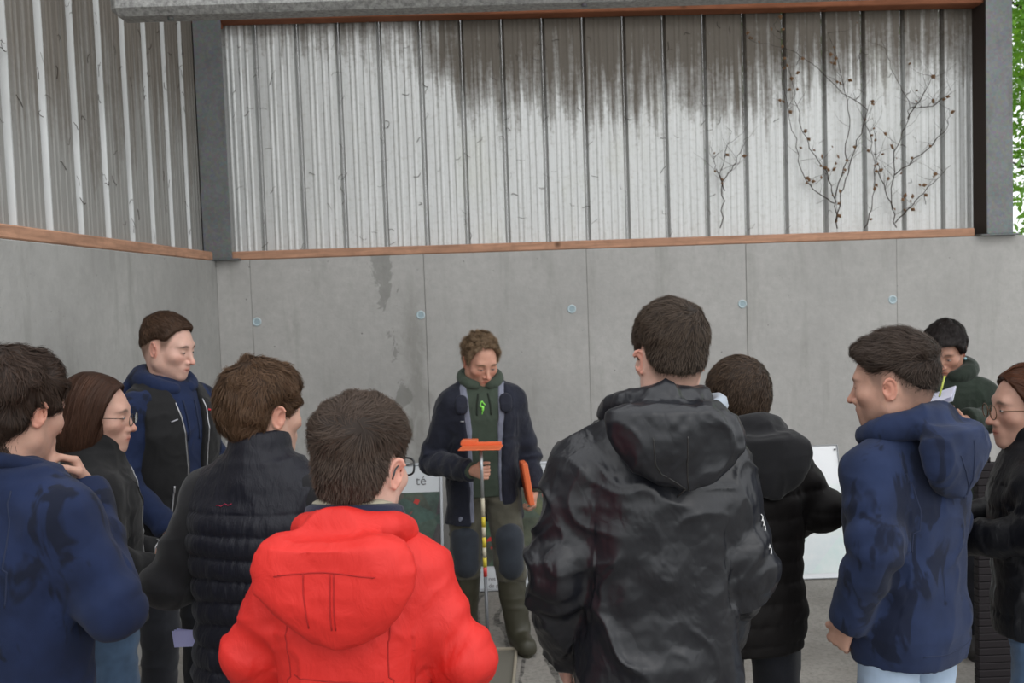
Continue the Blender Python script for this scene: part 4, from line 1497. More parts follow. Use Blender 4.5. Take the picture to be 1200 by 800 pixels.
def aerial_mat(name, tint, red, scale=9, sat=.45):
    m, nt, b = new_mat(name, (.1, .12, .08), .3)
    v = coords(nt); n1 = noise(nt, v, scale, 6, .65); vo = N(nt, 'ShaderNodeTexVoronoi'); vo.inputs['Scale'].default_value = scale * .9; nt.links.new(v, vo.inputs['Vector'])
    c = mixc(nt, ramp(nt, n1, [(.3, 0.), (.7, 1.)]), tint[0], tint[1]); c = mixc(nt, sat, c, vo.outputs['Color'], 'SOFT_LIGHT')
    nr = noise(nt, coords(nt, (1, 1, 1), (4, 2, red[1])), 7, 2)
    c = mixc(nt, ramp(nt, nr, [(red[0], 0.), (red[0] + .02, 1.)]), c, (.60, .03, .03))
    nt.links.new(c, b.inputs['Base Color']); return m


def text(s_, size, loc, mat, parent, rx=math.pi / 2, name='lettering', rz=0.0):
    cu = bpy.data.curves.new(name, 'FONT'); cu.body = s_; cu.size = size; cu.extrude = .0004; cu.materials.append(mat)
    t = bpy.data.objects.new(name, cu); COL.objects.link(t)
    me = bpy.data.meshes.new_from_object(t, depsgraph=bpy.context.evaluated_depsgraph_get()); bpy.data.objects.remove(t)
    o = bpy.data.objects.new(name, me); COL.objects.link(o); o.location = loc; o.rotation_euler = (rx, 0, rz); o.parent = parent
    return o


def board(pxl, pxr, ytop, ybot, dep, label, header, am, lean=.22, frame=True, txt=None, foot=None, yaw=0.0, fr=.016, pm=None):
    """leans back on the wall; local x along, y back, z along the slope"""
    a = at(pxl, ybot, dep); b_ = at(pxr, ybot, dep)
    w = b_.x - a.x; D2 = dep + lean
    ztop = at((pxl + pxr) / 2, ytop, D2).z; H = math.hypot(ztop, lean)
    r = empty('display_board', ((a.x + b_.x) / 2, dep, 0.004)); r.rotation_euler = (-math.atan2(lean, ztop), 0, yaw); tag(r, label, 'board')
    MB().box((0, .012, H / 2), (w, .012, H), bev=.002).build('panel', pm or white_gl, r)
    for s_ in (-1, 1): MB().box((s_ * (w / 2 - fr / 2), .008, H / 2), (fr, .026, H), bev=.003).build('frame_post', alu, r)
    for z in (fr / 2, H - fr / 2): MB().box((0, .008, z), (w - 2 * fr, .024, fr), bev=.003).build('frame_rail', alu, r)
    hz = H * header; fz = H * (foot or .03)
    MB().box((0, .0045, (fz + H - hz) / 2), (w - 2 * fr, .002, H - hz - fz)).build('printed_picture', am, r)
    for s_ in (-1, 1):
        MB().tube([(s_ * (w / 2 - .02), -.006, H - .03), (s_ * (w / 2 - .02), .002, H - .03)], .006, 8).build('screw', ink, r)
    for (s2, size, x, z) in (txt or []):
        text(s2, size, (x, .0045, z), ink, r)
    return r, w, H


b1, w1, H1 = board(352, 521, 545, 700, 5.55, 'aluminium framed board with white header and dark aerial picture, left of the instructor', .23, aerial_mat('aerial_one', ((.015, .022, .016), (.10, .11, .09)), (.70, 1)))
text('té', .082, (w1 / 2 - .165, .0045, H1 - .135), ink, b1)
m = MB().box((w1 / 2 - .16, .0025, H1 * .70), (.03, .002, .03), Matrix.Rotation(.5, 3, 'Y')).build('red_mark', new_mat('red_print', (.55, .04, .03), .5)[0], b1)
b2, w2, H2 = board(556, 720, 541, 692, 5.55, 'display board with green and red field map behind the instructor', .14, aerial_mat('aerial_two', ((.025, .045, .028), (.12, .15, .10)), (.56, 3), 7, .3), foot=.19,
                   txt=[('res', .035, -.335, .06), ('de p', .035, -.335, .02), ('nes', .035, -.06, .085), ('en p', .035, -.065, .04)])
b3, w3, H3 = board(868, 999, 523, 676, 5.55, 'bright white display board with a pale map beyond the hooded jacket', .30, aerial_mat('aerial_three', ((.72, .84, .84), (.92, .95, .95)), (.9, 3), 5, .12), foot=.04, pm=white_glare, fr=.005)

# dark ribbed barrier with prongs on the right
rbm, nt, b = new_mat('dark_ribbed', (.014, .011, .013), .6, spec=.25)
br = empty('ribbed_barrier', (at(1150, 560, 3.7).x + .45, 3.7, 0)); tag(br, 'dark ribbed plastic barrier with a row of prongs behind the right edge woman', 'barrier')
zt = at(1170, 540, 3.7).z
nb_ = int(zt / .03)
for i in range(nb_):
    MB().box((0, 0, .015 + i * .03), (.95, .04, .0285), bev=.003).build('rib', rbm, br)
MB().box((0, .02, zt / 2), (.92, .02, zt - .02)).build('back_plate', rbm, br)
for i in range(26):
    x = -.455 + i * .0363
    MB().tube([(x, 0, nb_ * .03 - .006), (x, .0, nb_ * .03 + .022)], .006, 6).build('prong', rbm, br)

# square frame lying on the floor under the gauge
fw = new_mat('tray_wood', (.36, .32, .25), .7)[0]; fd = new_mat('tray_inside', (.18, .17, .14), .7)[0]
c0 = at(604, 770, 4.62); tr = empty('floor_tray', (c0.x - .22, 4.62 - .24, 0), math.radians(-3)); tag(tr, 'low square tray with pale wooden rim lying on the floor under the measuring rod', 'tray')
MB().box((0, 0, .006), (.42, .46, .008)).build('tray_base', fd, tr)
for s_ in (-1, 1):
    MB().box((s_ * .215, 0, .011), (.014, .48, .020), bev=.003).build('rim', fw, tr)
    MB().box((0, s_ * .235, .011), (.415, .014, .020), bev=.003).build('rim', fw, tr)

# penetration rod: graduated pole with an orange top plate
orange = new_mat('orange_plastic', (.80, .17, .06), .45)[0]; rod_m = new_mat('rod_alu', (.50, .52, .54), .35, .7)[0]
grad = {c: new_mat('rod_' + c, v_, .5)[0] for c, v_ in (('cream', (.55, .50, .38)), ('yellow', (.70, .55, .05)), ('red', (.60, .05, .04)))}
RD = 4.42
ptop = at(574, 524, RD); pbot = at(572, 762, RD)
rod = empty('measuring_rod', (pbot.x, RD, 0.0105)); tag(rod, 'graduated measuring rod with an orange plate on top, held by the instructor', 'tool')
zof = lambda py: at(572, py, RD).z - .0105
MB().tube([(0, 0, 0), (0, 0, zof(675))], .0085, 10).build('lower_tube', new_mat('rod_grey', (.16, .165, .175), .45, .5)[0], rod)
MB().tube([(0, 0, -.0), (0, 0, .012)], .02, 12).build('foot', rod_m, rod)
seq = [('red', 675, 664), ('yellow', 664, 653), ('cream', 653, 641), ('yellow', 641, 629), ('cream', 629, 617), ('yellow', 617, 605), ('cream', 605, 583)]
for c_, a, b_ in seq: MB().tube([(0, 0, zof(a)), (0, 0, zof(b_))], .0092, 10).build('graduation', grad[c_], rod)
MB().tube([(0, 0, zof(583)), (0, 0, ptop.z - .01)], .0080, 10).build('upper_tube', rod_m, rod)
pz_ = ptop.z - .0105
Rz_ = Matrix.Rotation(math.radians(-6), 3, 'Z')
MB().box((.0, 0, pz_), (.20, .15, .005), Rz_ @ Matrix.Rotation(math.radians(-1), 3, 'X'), bev=.002).build('top_plate', orange, rod)
MB().box((.0, .068, pz_ + .009), (.20, .006, .016), Rz_, bev=.002).build('plate_lip', orange, rod)
MB().box((-.055, .095, pz_ + .017), (.08, .05, .020), Rz_, bev=.004).build('plate_bracket', orange, rod)


# ------------------------------------------------------------------ the people
jean = cloth_mat('jeans_blue', (.075, .13, .22), .85, 700, .35, vary=.35)
jean_l = cloth_mat('jeans_light', (.36, .46, .60), .85, 700, .35, vary=.2)
jean_d = cloth_mat('jeans_dark', (.012, .013, .018), .85, 700, .3)
khaki = cloth_mat('trousers_khaki', (.085, .08, .06), .85, 600, .3, vary=.3)
shoe_m = new_mat('shoe_dark', (.03, .028, .028), .6)[0]
rubber = new_mat('boot_rubber', (.045, .042, .026), .45)[0]
navy_f = cloth_mat('fleece_navy', (.010, .019, .058), .92, 800, .45, blotch=((.005, .008, .020), 11, .60), sheen=.06)
navy_b = cloth_mat('fleece_blue', (.015, .026, .070), .92, 800, .45, blotch=((.006, .010, .027), 13, .575), sheen=.06)
blk_rib = cloth_mat('knit_black', (.010, .010, .012), .9, 700, .4)
blk_plain = cloth_mat('softshell_black', (.008, .008, .009), .8, 500, .3, sheen=.1)
seam_n = new_mat('seam_navy', (.014, .022, .055), .9)[0]
zip_m = new_mat('zip_metal', (.45, .45, .47), .35, .8)[0]
zip_d = new_mat('zip_dark', (.02, .02, .02), .5)[0]
white_m = new_mat('print_white', (.7, .7, .7), .6)[0]
lens_m, nt, b = new_mat('lens_glass', (1, 1, 1), .02); b.inputs['Transmission Weight'].default_value = 1.0; b.inputs['IOR'].default_value = 1.02
SK = (.56, .335, .255)
BASE = [(.80, .190, .130), (.92, .190, .135), (1.05, .178, .125), (1.20, .188, .130), (1.31, .198, .135), (1.39, .175, .120), (1.45, .130, .100), (1.50, .095, .080)]


def rows_of(base, fw=1.0, fd=1.0, hem=None, hemf=1.0, dy=0.0):
    out = [(z, rx * fw, ry * fd, dy) for z, rx, ry in base]
    if hem is not None:
        z0 = np.array([r[0] for r in out]); a = [np.interp(hem, z0, [r[i] for r in out]) for i in (1, 2)]
        out = [r for r in out if r[0] > hem + .01]
        out = [(hem, a[0] * hemf, a[1] * hemf, dy)] + ([(hem + .05, a[0] * (hemf * .5 + .5) , a[1], dy)] if hemf != 1 else []) + [r for r in out if r[0] > hem + .06]
    return out


def T_short(top, side, nape, front=None):
    """hair thickness as a function of the height on the head"""
    def f(q):
        t = np.interp(q[:, 2], [-.07, -.03, .02, .06, .10], [nape, nape * 1.2, side, (side + top) * .55, top])
        if front is not None:
            t = t * np.where(q[:, 1] > .03, 1 + (front - 1) * sstep(q[:, 1], .03, .07) * sstep(q[:, 2], .03, .07), 1)
        return t
    return f


def ptab(p, pts):
    return [p.L(v) for v in pts]


# ---- 1  far left, navy fleece, thick dark hair, hand at the chin
def person_far_left():
    p = Person('person at the far left seen from behind in a damp navy sweatshirt, hand at chin', at_px=(20, 482), depth=2.15, yaw=-24, hyaw=2, hpitch=12, lean=.04, skin=SK,
               arms={'R': ((.265, .05, 1.13), (.13, .25, 1.35), (-.25, .12, .9), (-.5, -.6, .3), .9), 'L': ((-.24, -.02, 1.14), (-.14, .20, 1.02))}, sw=.97)
    A_ = p.arm['R']; p.arm['R'] = (A_[0], A_[1], p.head + np.array((.050, .135, -.200)), np.array((-.25, -.25, .9)), np.array((-.4, -.8, 0)), .7)
    p.build_body()
    Hr = Hair(p, T_short(.024, .018, .011, 1.0), [(0, .075), (30, .07), (50, .045), (64, .00), (78, -.005), (90, -.002), (104, .0), (118, -.045), (145, -.072), (180, -.078)], (.040, .024, .017), waves=.007, wfreq=26, seed=2)
    Hr.build(7000, (.035, .065), lift=.009, clump=.9, messy=.2, width=.0013, whorl=(.0, -.07, .10), segs=6)
    g = Garment(p, p.torso_rows(rows_of(BASE, 1.05, 1.08, .84, .95)), (.074, .068, .050), shoulder=.066, cuff=-.005)
    g.build('sweatshirt', navy_f, fold_disp(p, .009, .003, .0006, fb=6, fm=14, seed=3, sleeve=.007))
    k = p.k
    g.seam('shoulder_seam', [(.16 * k, -.16, 1.50 * k), (.175 * k, -.20, 1.40 * k), (.165 * k, -.20, 1.30 * k), (.16 * k, -.19, 1.23 * k)], seam_n, .0022, -.0006)
    g.seam('hem_seam', [(x, -.22, .885 * k) for x in np.linspace(-.17, .17, 7)], seam_n, .002, -.0006)
    # ribbed neckband
    f = Field.cube((-.16, -.20, 1.38 * k), (.16, .22, 1.62 * k), .005)
    nb = p.P['neck']; pr = None
    for i in range(21):
        a = 2 * math.pi * i / 20; q = (nb[0] + .078 * math.cos(a), nb[1] + .012 + .075 * math.sin(a), nb[2] + .028 - .028 * math.sin(a))
        if pr: f.cone(pr, q, .016, .016, .01)
        pr = q
    V, F = f.mesh(1); np_mesh('neckband', V, F, navy_f, p.root)
    # little teal print on the back
    c = p
    q = g.drape([(-.075, -.25, 1.215 * k), (-.055, -.25, 1.225 * k), (-.060, -.25, 1.20 * k), (-.075, -.25, 1.20 * k)], .001)
    MB().tube([tuple(a) for a in q], .003, 5).build('back_print', new_mat('print_teal', (.10, .55, .60), .6)[0], p.root)
    make_trousers(p, jean_d); make_shoes(p, shoe_m)
    return p


# ---- 2  girl with glasses, profile
def person_girl():
    p = Person('person with straight brown hair and thin glasses in a black zipped jacket', at_px=(113, 487), depth=2.95, yaw=-62, hyaw=-20, hpitch=6, hs=.98, skin=(.60, .36, .28), sw=.92,
               face=dict(jaw=.92, nose=.9, brow=.6, blush=1.2), arms={'R': ((.215, .0, 1.03), (.12, .18, .96)), 'L': ((-.215, .0, 1.03), (-.12, .18, .96))})
    p.build_body(); p.eyes(.004, (0, 0))
    gm = new_mat('frame_thin', (.03, .025, .02), .3, .6)[0]

    def ext(g):
        for q in (-1, 1):
            g.ell((q * .062, -.022, -.045), (.034, .060, .080), .02)
        g.ell((0, -.070, -.05), (.075, .048, .085), .03)
        # keep the face clear
        g.ell((0, .085, -.03), (.080, .058, .125), .01, None, 's')
    tab = [(0, .088), (25, .084), (45, .065), (60, .03), (72, -.04), (84, -.12), (180, -.15)]
    Hr = Hair(p, T_short(.016, .018, .02), tab, (.060, .028, .017), waves=.002, extra=ext, seed=4)

    def flow(P):
        d = np.zeros_like(P); d[:, 2] = -1
        top = sstep(P[:, 2], .05, .10)
        d[:, 0] = np.sign(P[:, 0] + 1e-4) * top * 1.6; d[:, 1] = -.35 * top - .15
        return d
    Hr.build(7000, lambda P: np.clip((P[:, 2] + .13) * .75, .03, .17), flow=flow, lift=.003, clump=.10, messy=.05, width=.0014, segs=9, shiny=1)
    make_glasses(p, gm, lens_m, .031, .024, .019, -.004, .116, .0011, .0013, 2.2)
    k = p.k
    g = Garment(p, p.torso_rows(rows_of(BASE, .98, 1.05, .90, 1.02)), (.066, .058, .046), shoulder=.058, ext=lambda f: [f.cone(p.P['neck'] + (0, .01, -.02), p.P['neck'] + (0, .02, .045), .083, .080, .02)])
    g.build('jacket', blk_plain, fold_disp(p, .007, .004, .0008, fb=8, fm=18, seed=5, sleeve=.008))
    g.seam('front_zip', [(.0, .20, 1.50 * k), (.01, .22, 1.35 * k), (.015, .22, 1.15 * k), (.015, .22, .93 * k)], zip_m, .0028, .001)
    for q in (-1, 1):
        g.seam('pocket_zip', [(q * .10, .20, 1.20 * k), (q * .07, .22, 1.14 * k), (q * .06, .22, 1.06 * k)], zip_m, .0026, .0012)
        g.seam('lapel_edge', [(q * .02, .20, 1.30 * k), (q * .09, .2, 1.38 * k), (q * .11, .14, 1.47 * k)], zip_d, .0030, .001)
    g.seam('sleeve_zip', [(.33, .06, 1.24 * k), (.34, .04, 1.12 * k), (.30, .12, 1.02 * k)], zip_m, .0024, .001)
    make_trousers(p, jean, widths=(.160, .108)); make_shoes(p, shoe_m)
    return p


# ---- 3  young man by the left wall, vest over hoodie
def person_wall():
    p = Person('person with cropped hair in black vest over navy hoodie by the left wall', at_px=(197, 407), depth=3.80, yaw=-116, hyaw=14, hpitch=14, skin=(.66, .41, .33), sw=1.04,
               face=dict(fade=.85, fadec=(.16, .095, .065), jaw=1.06, blush=1.3, brow=.7), lean=.02, arms={'R': ((.24, -.01, 1.13), (.17, .15, .93)), 'L': ((-.24, -.01, 1.13), (-.16, .15, .93))})
    p.build_body(); p.eyes(.0038, down=.001)
    Hr = Hair(p, T_short(.018, .004, .002, 1.0), [(0, .086), (25, .084), (42, .076), (55, .058), (66, .040), (80, .030), (95, .034), (112, .022), (130, .0), (150, -.02), (180, -.035)], (.075, .042, .026), waves=.002, seed=6)
    Hr.build(5500, (.015, .03), lift=.004, clump=.4, messy=.2, width=.0013)
    k = p.k
    g = Garment(p, p.torso_rows(rows_of(BASE, 1.0, 1.02, .86, .96)), (.070, .062, .048), shoulder=.062)
    g.build('hoodie', navy_f, fold_disp(p, .007, .003, .0006, seed=7, sleeve=.007))
    hd = make_hood(p, 'hood', navy_f, .135, .17, .045, (.100, .092), -.11, 1.525, .033, fold_disp(p, .006, .003, .0005, seed=8))
    v = Garment(p, p.torso_rows(rows_of(BASE, 1.10, 1.16, .84, 1.0)), shoulder=.072, sleeves=False, ext=lambda f: [f.cone(p.P['neck'] + (0, -.01, -.03), p.P['neck'] + (0, .0, .02), .098, .098, .02)])

    def opening(f):
        # the vest hangs open in front
        f.loft([(.80 * k, .030, .2, 0, .24), (1.2 * k, .040, .2, 0, .24), (1.42 * k, .062, .2, 0, .24), (1.62 * k, .10, .2, 0, .24)], .01, 6, 's')
        f.ell(p.P['neck'] + (0, .03, .06), (.085, .10, .10), .01, None, 's')
    opening(v.f)
    for q in (-1, 1):
        v.f.ell((q * .275 * k, .0, 1.33 * k), (.095, .16, .20), .01, None, 's')
    v.build('vest', blk_plain, fold_disp(p, .006, .003, .0006, seed=9, sleeve=0))
    for q in (-1, 1):
        v.seam('vest_zip', [(q * .085, .20, 1.46 * k), (q * .070, .20, 1.35 * k), (q * .055, .2, 1.15 * k), (q * .045, .2, .88 * k)], zip_m, .0028, .0005)
        v.seam('pocket_zip', [(q * .125, .20, 1.10 * k), (q * .145, .18, 1.00 * k)], zip_m, .0035, .001)
        pt = v.drape([(q * .125, .2, 1.10 * k), (q * .128, .2, 1.07 * k)], .003)
        MB().tube([tuple(a) for a in pt], .004, 6).build('zip_pull', zip_m, p.root)
        g.seam('drawcord', [(q * .035, .2, 1.45 * k), (q * .030, .2, 1.36 * k), (q * .034, .2, 1.27 * k)], seam_n, .004, .003)
    e = v.drape([(.095, .2, 1.375 * k), (.112, .2, 1.372 * k), (.128, .2, 1.37 * k)], .0015)
    MB().tube([tuple(a) for a in e], .0055, 6, flat=.5).build('embroidery', new_mat('embroid_grey', (.36, .36, .40), .7)[0], p.root)
    e = v.drape([(-.085, .2, 1.40 * k), (-.10, .2, 1.395 * k)], .0015)
    MB().tube([tuple(a) for a in e], .004, 6).build('red_tab', new_mat('tab_red', (.6, .03, .05), .7)[0], p.root)
    make_trousers(p, jean_d); make_shoes(p, shoe_m)
    return p


# ---- 4  puffer
def person_puffer():
    p = Person('person with wavy brown hair in a dark quilted puffer gilet, seen from behind', at_px=(308, 484), depth=2.48, yaw=-16, hyaw=-22, hpitch=4, skin=(.62, .39, .30), sw=1.0, lean=.03,
               arms={'L': ((-.25, -.06, 1.06), (-.17, .17, 1.00)), 'R': ((.225, .03, 1.12), (.13, .22, 1.02))})
    p.build_body()
    Hr = Hair(p, T_short(.024, .013, .010, 1.0), [(0, .085), (30, .08), (48, .05), (62, .0), (78, -.01), (88, .01), (100, .022), (112, .01), (124, -.04), (145, -.066), (180, -.070)], (.060, .033, .019), waves=.006, wfreq=32, seed=11)
    Hr.build(8000, (.03, .05), lift=.008, clump=.85, messy=.2, width=.0014, segs=6, curl=.25, whorl=(.0, -.055, .11), tip=(.15, .085, .045))
    k = p.k
    s_ = Garment(p, p.torso_rows(rows_of(BASE, .96, .96, .86)), (.070, .064, .050), shoulder=.062)
    s_.build('sleeves', blk_rib, fold_disp(p, .006, .004, .0006, seed=12, sleeve=.008))
    s_.o['label'] = 'matte black sleeves'
    puf, nt, b = new_mat('puffer_nylon', (.006, .0065, .013), .48, sheen=.05, spec=.3)
    v_ = coords(nt, (26, 26, 3)); bump(nt, b, noise(nt, v_, 2.5, 5, .6, .5), .55, .008)
    g = Garment(p, p.torso_rows(rows_of(BASE, 1.10, 1.16, .80, .98)), shoulder=.075, sleeves=False, h=.0055,
                ext=lambda f: [f.cone(p.P['neck'] + (0, -.005, -.04), p.P['neck'] + (0, .010, .055), .092, .080, .02), f.ell(p.P['neck'] + (0, .012, .16), (.066, .064, .085), .008, None, 's')])
    for q in (-1, 1): g.f.ell((q * .315 * k, .02, 1.28 * k), (.080, .12, .17), .01, None, 's')
    g.build('gilet', puf, fold_disp(p, .004, .003, .0008, puff=.012, pitch=.058, puff_top=1.38 * k, seed=13, sleeve=0, puff_sleeve=None))
    # quilting lines
    for i, z in enumerate(np.arange(.86, 1.40, .058)):
        pass
    e = g.drape([(-.09, -.2, 1.435 * k), (-.075, -.2, 1.441 * k), (-.062, -.2, 1.435 * k), (-.048, -.2, 1.442 * k), (-.036, -.2, 1.436 * k), (-.022, -.2, 1.440 * k)], .0012, .006)
    MB().tube([tuple(a) for a in e], .0011, 5).build('red_stitching', new_mat('stitch_red', (.35, .02, .06), .7)[0], p.root)
    make_trousers(p, khaki); make_shoes(p, shoe_m)
    pp = p.arm['L'][2]
    return p


# ---- 5  red coat
def person_red():
    p = Person('person in a bright red hooded coat with glasses, nearest the camera', at_px=(424, 549), depth=1.84, yaw=-8, hyaw=-12, hpitch=8, skin=(.66, .42, .34), sw=.84, hoff=(.018, 0), lean=.02,
               face=dict(fade=.75, fadec=(.13, .085, .065), stubble=.35), arms={'L': ((-.212, -.01, 1.10), (-.16, .17, .96)), 'R': ((.215, -.01, 1.10), (.16, .17, .96))})
    p.build_body(.0034)
    Hr = Hair(p, T_short(.025, .003, .005, 1.1), [(0, .088), (25, .085), (42, .07), (55, .040), (66, .0), (80, -.01), (88, .016), (100, .030), (112, .015), (122, -.035), (140, -.066), (180, -.074)], (.045, .030, .023), waves=.0035, wfreq=30, seed=15)

    def ln(P): return np.interp(P[:, 2], [-.07, 0, .05, .09], [.011, .013, .026, .055])
    Hr.build(11000, ln, lift=.006, clump=.42, messy=.2, width=.0011, segs=6, whorl=(.028, -.088, .075), tip=(.12, .085, .065))
    make_glasses(p, new_mat('frame_grey', (.035, .04, .045), .25, .2)[0], lens_m, .033, .025, .018, .0, .120, .0022, .0018, 3.4)
    redm, nt, b = new_mat('coat_red', (.68, .018, .012), .62)
    v_ = coords(nt); n1 = noise(nt, v_, 7, 3); nt.links.new(mixc(nt, n1, (.60, .014, .010), (.74, .024, .016)), b.inputs['Base Color'])
    pr = bump(nt, b, noise(nt, v_, 900, 2), .2, .002); bump(nt, b, noise(nt, coords(nt, (1, 1, .6)), 22, 5, .55, 1.0), .35, .012, pr)
    k = p.k
    D = fold_disp(p, .010, .0035, .0008, fb=5.5, fm=15, vert=.5, seed=17, sleeve=.009)
    g = Garment(p, p.torso_rows(rows_of(BASE, 1.02, 1.12, .72, 1.05)), (.069, .061, .051), shoulder=.062, h=.005)
    g.build('coat', redm, D)
    sd = new_mat('seam_red', (.40, .010, .008), .8)[0]
    g.seam('back_yoke_seam', [(x, -.25, (1.225 - .05 * x) * k) for x in np.linspace(-.16, .16, 9)], sd, .0016, -.0004)
    for q in (-1, 1):
        g.seam('armhole_seam', [(q * .165 * k, -.10, 1.50 * k), (q * .185 * k, -.20, 1.40 * k), (q * .165 * k, -.20, 1.28 * k), (q * .165 * k, -.19, 1.18 * k)], sd, .0018, -.0004)
    hd = make_hood(p, 'hood', redm, .172, .205, .050, (.104, .098), -.172, 1.518, .032, fold_disp(p, .012, .004, .0008, fb=7, fm=15, vert=.7, seed=18, sleeve=0), h=.005, point=.01,
                   shape=[(0, .86), (.10, .95), (.25, 1.0), (.45, .93), (.65, .76), (.82, .56), (.93, .36), (1.0, .10)])
    hd.o['label'] = 'folded red hood'
    for x0, x1 in ((-.062, -.055), (.020, .018), (.032, .030)):
        hd.seam('hood_seam', [(x0, -.30, 1.475 * k), (x0, -.3, 1.43 * k), (x1, -.3, 1.385 * k), (x1, -.3, 1.350 * k)], sd, .0016, .0002)
    hd.seam('hood_band_seam', [(x, -.26, (1.478 - .2 * abs(x) ** 1.5) * k) for x in np.linspace(-.13, .13, 9)], sd, .0016, .0)
    # collars showing inside
    for nm, r_, z_, col_, rr in (('fleece_collar', .074, .022, (.36, .33, .25), .011), ('inner_collar', .084, .006, (.012, .015, .04), .016)):
        nb = p.P['neck']; pts = []
        for i in range(25):
            a = 2 * math.pi * i / 24; pts.append((nb[0] + r_ * math.cos(a), nb[1] + .012 + r_ * .93 * math.sin(a), nb[2] + .036 + z_ * .9 - .018 * math.sin(a)))
        MB().tube(pts, rr, 8, False, 1.5).build(nm, cloth_mat(nm, col_, .9, 500, .5), p.root)
    make_trousers(p, jean_d); make_shoes(p, shoe_m)
    return p


# ---- 6  the instructor
def person_instructor():
    tx = at(569, 556, RD)                       # the rod, where the right hand grips it
    p = Person('person facing the group in open navy jacket and green hoodie, holding the rod', at_px=(563, 423), depth=4.75, yaw=188, hyaw=16, hpitch=24, lean=.05, skin=(.60, .32, .23), sw=1.0,
               face=dict(stubble=.12, browc=(.20, .13, .08), jaw=1.05, blush=1.5, nose=1.1))
    # target point of the grip in local coordinates
    c, s_ = math.cos(math.radians(-188)), math.sin(math.radians(-188))
    dx, dy = tx.x - p.loc[0], tx.y - p.loc[1]
    gx, gy = c * dx - s_ * dy, s_ * dx + c * dy
    sh = p.arm['R'][0]
    wr = np.array((gx + .055, gy - .065, tx.z + .01)); el = np.array((.27, .0, 1.06 * p.k))
    p.arm['R'] = (sh, el, wr, np.array((-.55, .83, -.05)), np.array((-.8, -.5, 0)), .95)
    p.arm['L'] = (p.arm['L'][0], np.array((-.245, -.02, 1.06 * p.k)), np.array((-.25, .08, .86 * p.k)), np.array((.1, .35, -.9)), np.array((1, -.2, .1)), .8)
    k = p.k
    p.legs = {1: (np.array((.10 * k, 0, .92 * k)), np.array((.125 * k, .03, .50 * k)), np.array((.13 * k, -.02, .085))), -1: (np.array((-.10 * k, 0, .92 * k)), np.array((-.12 * k, .12, .50 * k)), np.array((-.15 * k, .15, .085)))}
    p.build_body(.0036, hand_fine=.0042); p.eyes(.0022, down=.004)
    Hr = Hair(p, T_short(.018, .006, .004, 1.0), [(0, .098), (25, .100), (40, .085), (55, .05), (66, .005), (80, -.01), (88, .01), (100, .025), (112, .01), (125, -.04), (180, -.06)], (.17, .11, .065), waves=.008, wfreq=55, seed=21)
    Hr.build(7500, (.018, .032), lift=.013, clump=.9, messy=.4, width=.0015, curl=.4, tip=(.38, .27, .17))
    green = cloth_mat('hoodie_green', (.050, .068, .050), .9, 700, .4, vary=.15); gdark = new_mat('cord_green', (.018, .025, .018), .9)[0]
    g = Garment(p, p.torso_rows(rows_of(BASE, .97, .98, .86, .97)), (.060, .055, .045), shoulder=.060)
    g.build('hoodie', green, fold_disp(p, .006, .003, .0006, seed=22, sleeve=0))
    make_hood(p, 'hoodie_hood', green, .125, .15, .04, (.098, .090), -.10, 1.545, .034, fold_disp(p, .006, .003, .0005, seed=23))
    for q in (-1, 1): g.seam('drawcord', [(q * .030, .2, 1.47 * k), (q * .040, .2, 1.40 * k), (q * .042, .2, 1.34 * k)], gdark, .0045, .003)
    lg = new_mat('print_lime', (.25, .75, .10), .6)[0]
    e = g.drape([(.012, .2, 1.425 * k), (.022, .2, 1.395 * k), (.004, .2, 1.385 * k), (.012, .2, 1.345 * k)], .0015, .004); 
    MB().tube([tuple(a) for a in e], [.003 + .004 * (0.35 < i / len(e) < .75) for i in range(len(e))], 5).build('chest_print', lg, p.root)
    e = g.drape([(.010, .2, 1.425 * k), (-.008, .2, 1.40 * k)], .0015, .004); MB().tube([tuple(a) for a in e], .0035, 5).build('chest_print', lg, p.root)
    # pale drape lining + dark shell jacket, open in front
    navyj = cloth_mat('jacket_navy', (.010, .012, .024), .75, 500, .2, crinkle=.25, crs=20); lin = cloth_mat('lining_grey', (.19, .20, .26), .8, 400, .3, crinkle=.3)
    J = Garment(p, p.torso_rows(rows_of(BASE, 1.12, 1.16, .70, 1.08)), (.080, .072, .058), shoulder=.068, cuff=-.01,
                ext=lambda f: [f.cone(p.P['neck'] + (0, -.01, -.03), p.P['neck'] + (0, -.005, .025), .105, .105, .02)])
    Lg = Garment(p, p.torso_rows(rows_of(BASE, 1.075, 1.09, .72, 1.06)), shoulder=.072, sleeves=False, ext=lambda f: [f.cone(p.P['neck'] + (0, -.01, -.03), p.P['neck'] + (0, .0, .032), .100, .100, .02)])
    J.f.loft([(.60 * k, .085, .22, .0, .26), (1.0 * k, .085, .22, .0, .26), (1.25 * k, .095, .22, 0, .26), (1.44 * k, .115, .22, 0, .26), (1.62 * k, .13, .22, 0, .26)], .01, 6, 's')
    Lg.f.loft([(.60 * k, .070, .22, .0, .26), (1.0 * k, .066, .22, .0, .26), (1.25 * k, .066, .22, 0, .26), (1.44 * k, .078, .22, 0, .26), (1.62 * k, .10, .22, 0, .26)], .01, 6, 's')
    for o in (J, Lg): o.f.ell(p.P['neck'] + (0, .03, .07), (.088, .105, .11), .01, None, 's')
    J.build('jacket', navyj, fold_disp(p, .010, .005, .0008, fb=7, fm=15, seed=24, sleeve=.010))
    Lg.build('jacket_lining', lin, fold_disp(p, .004, .003, .0006, seed=25, sleeve=0)); Lg.o['label'] = 'pale grey lining of the open jacket'
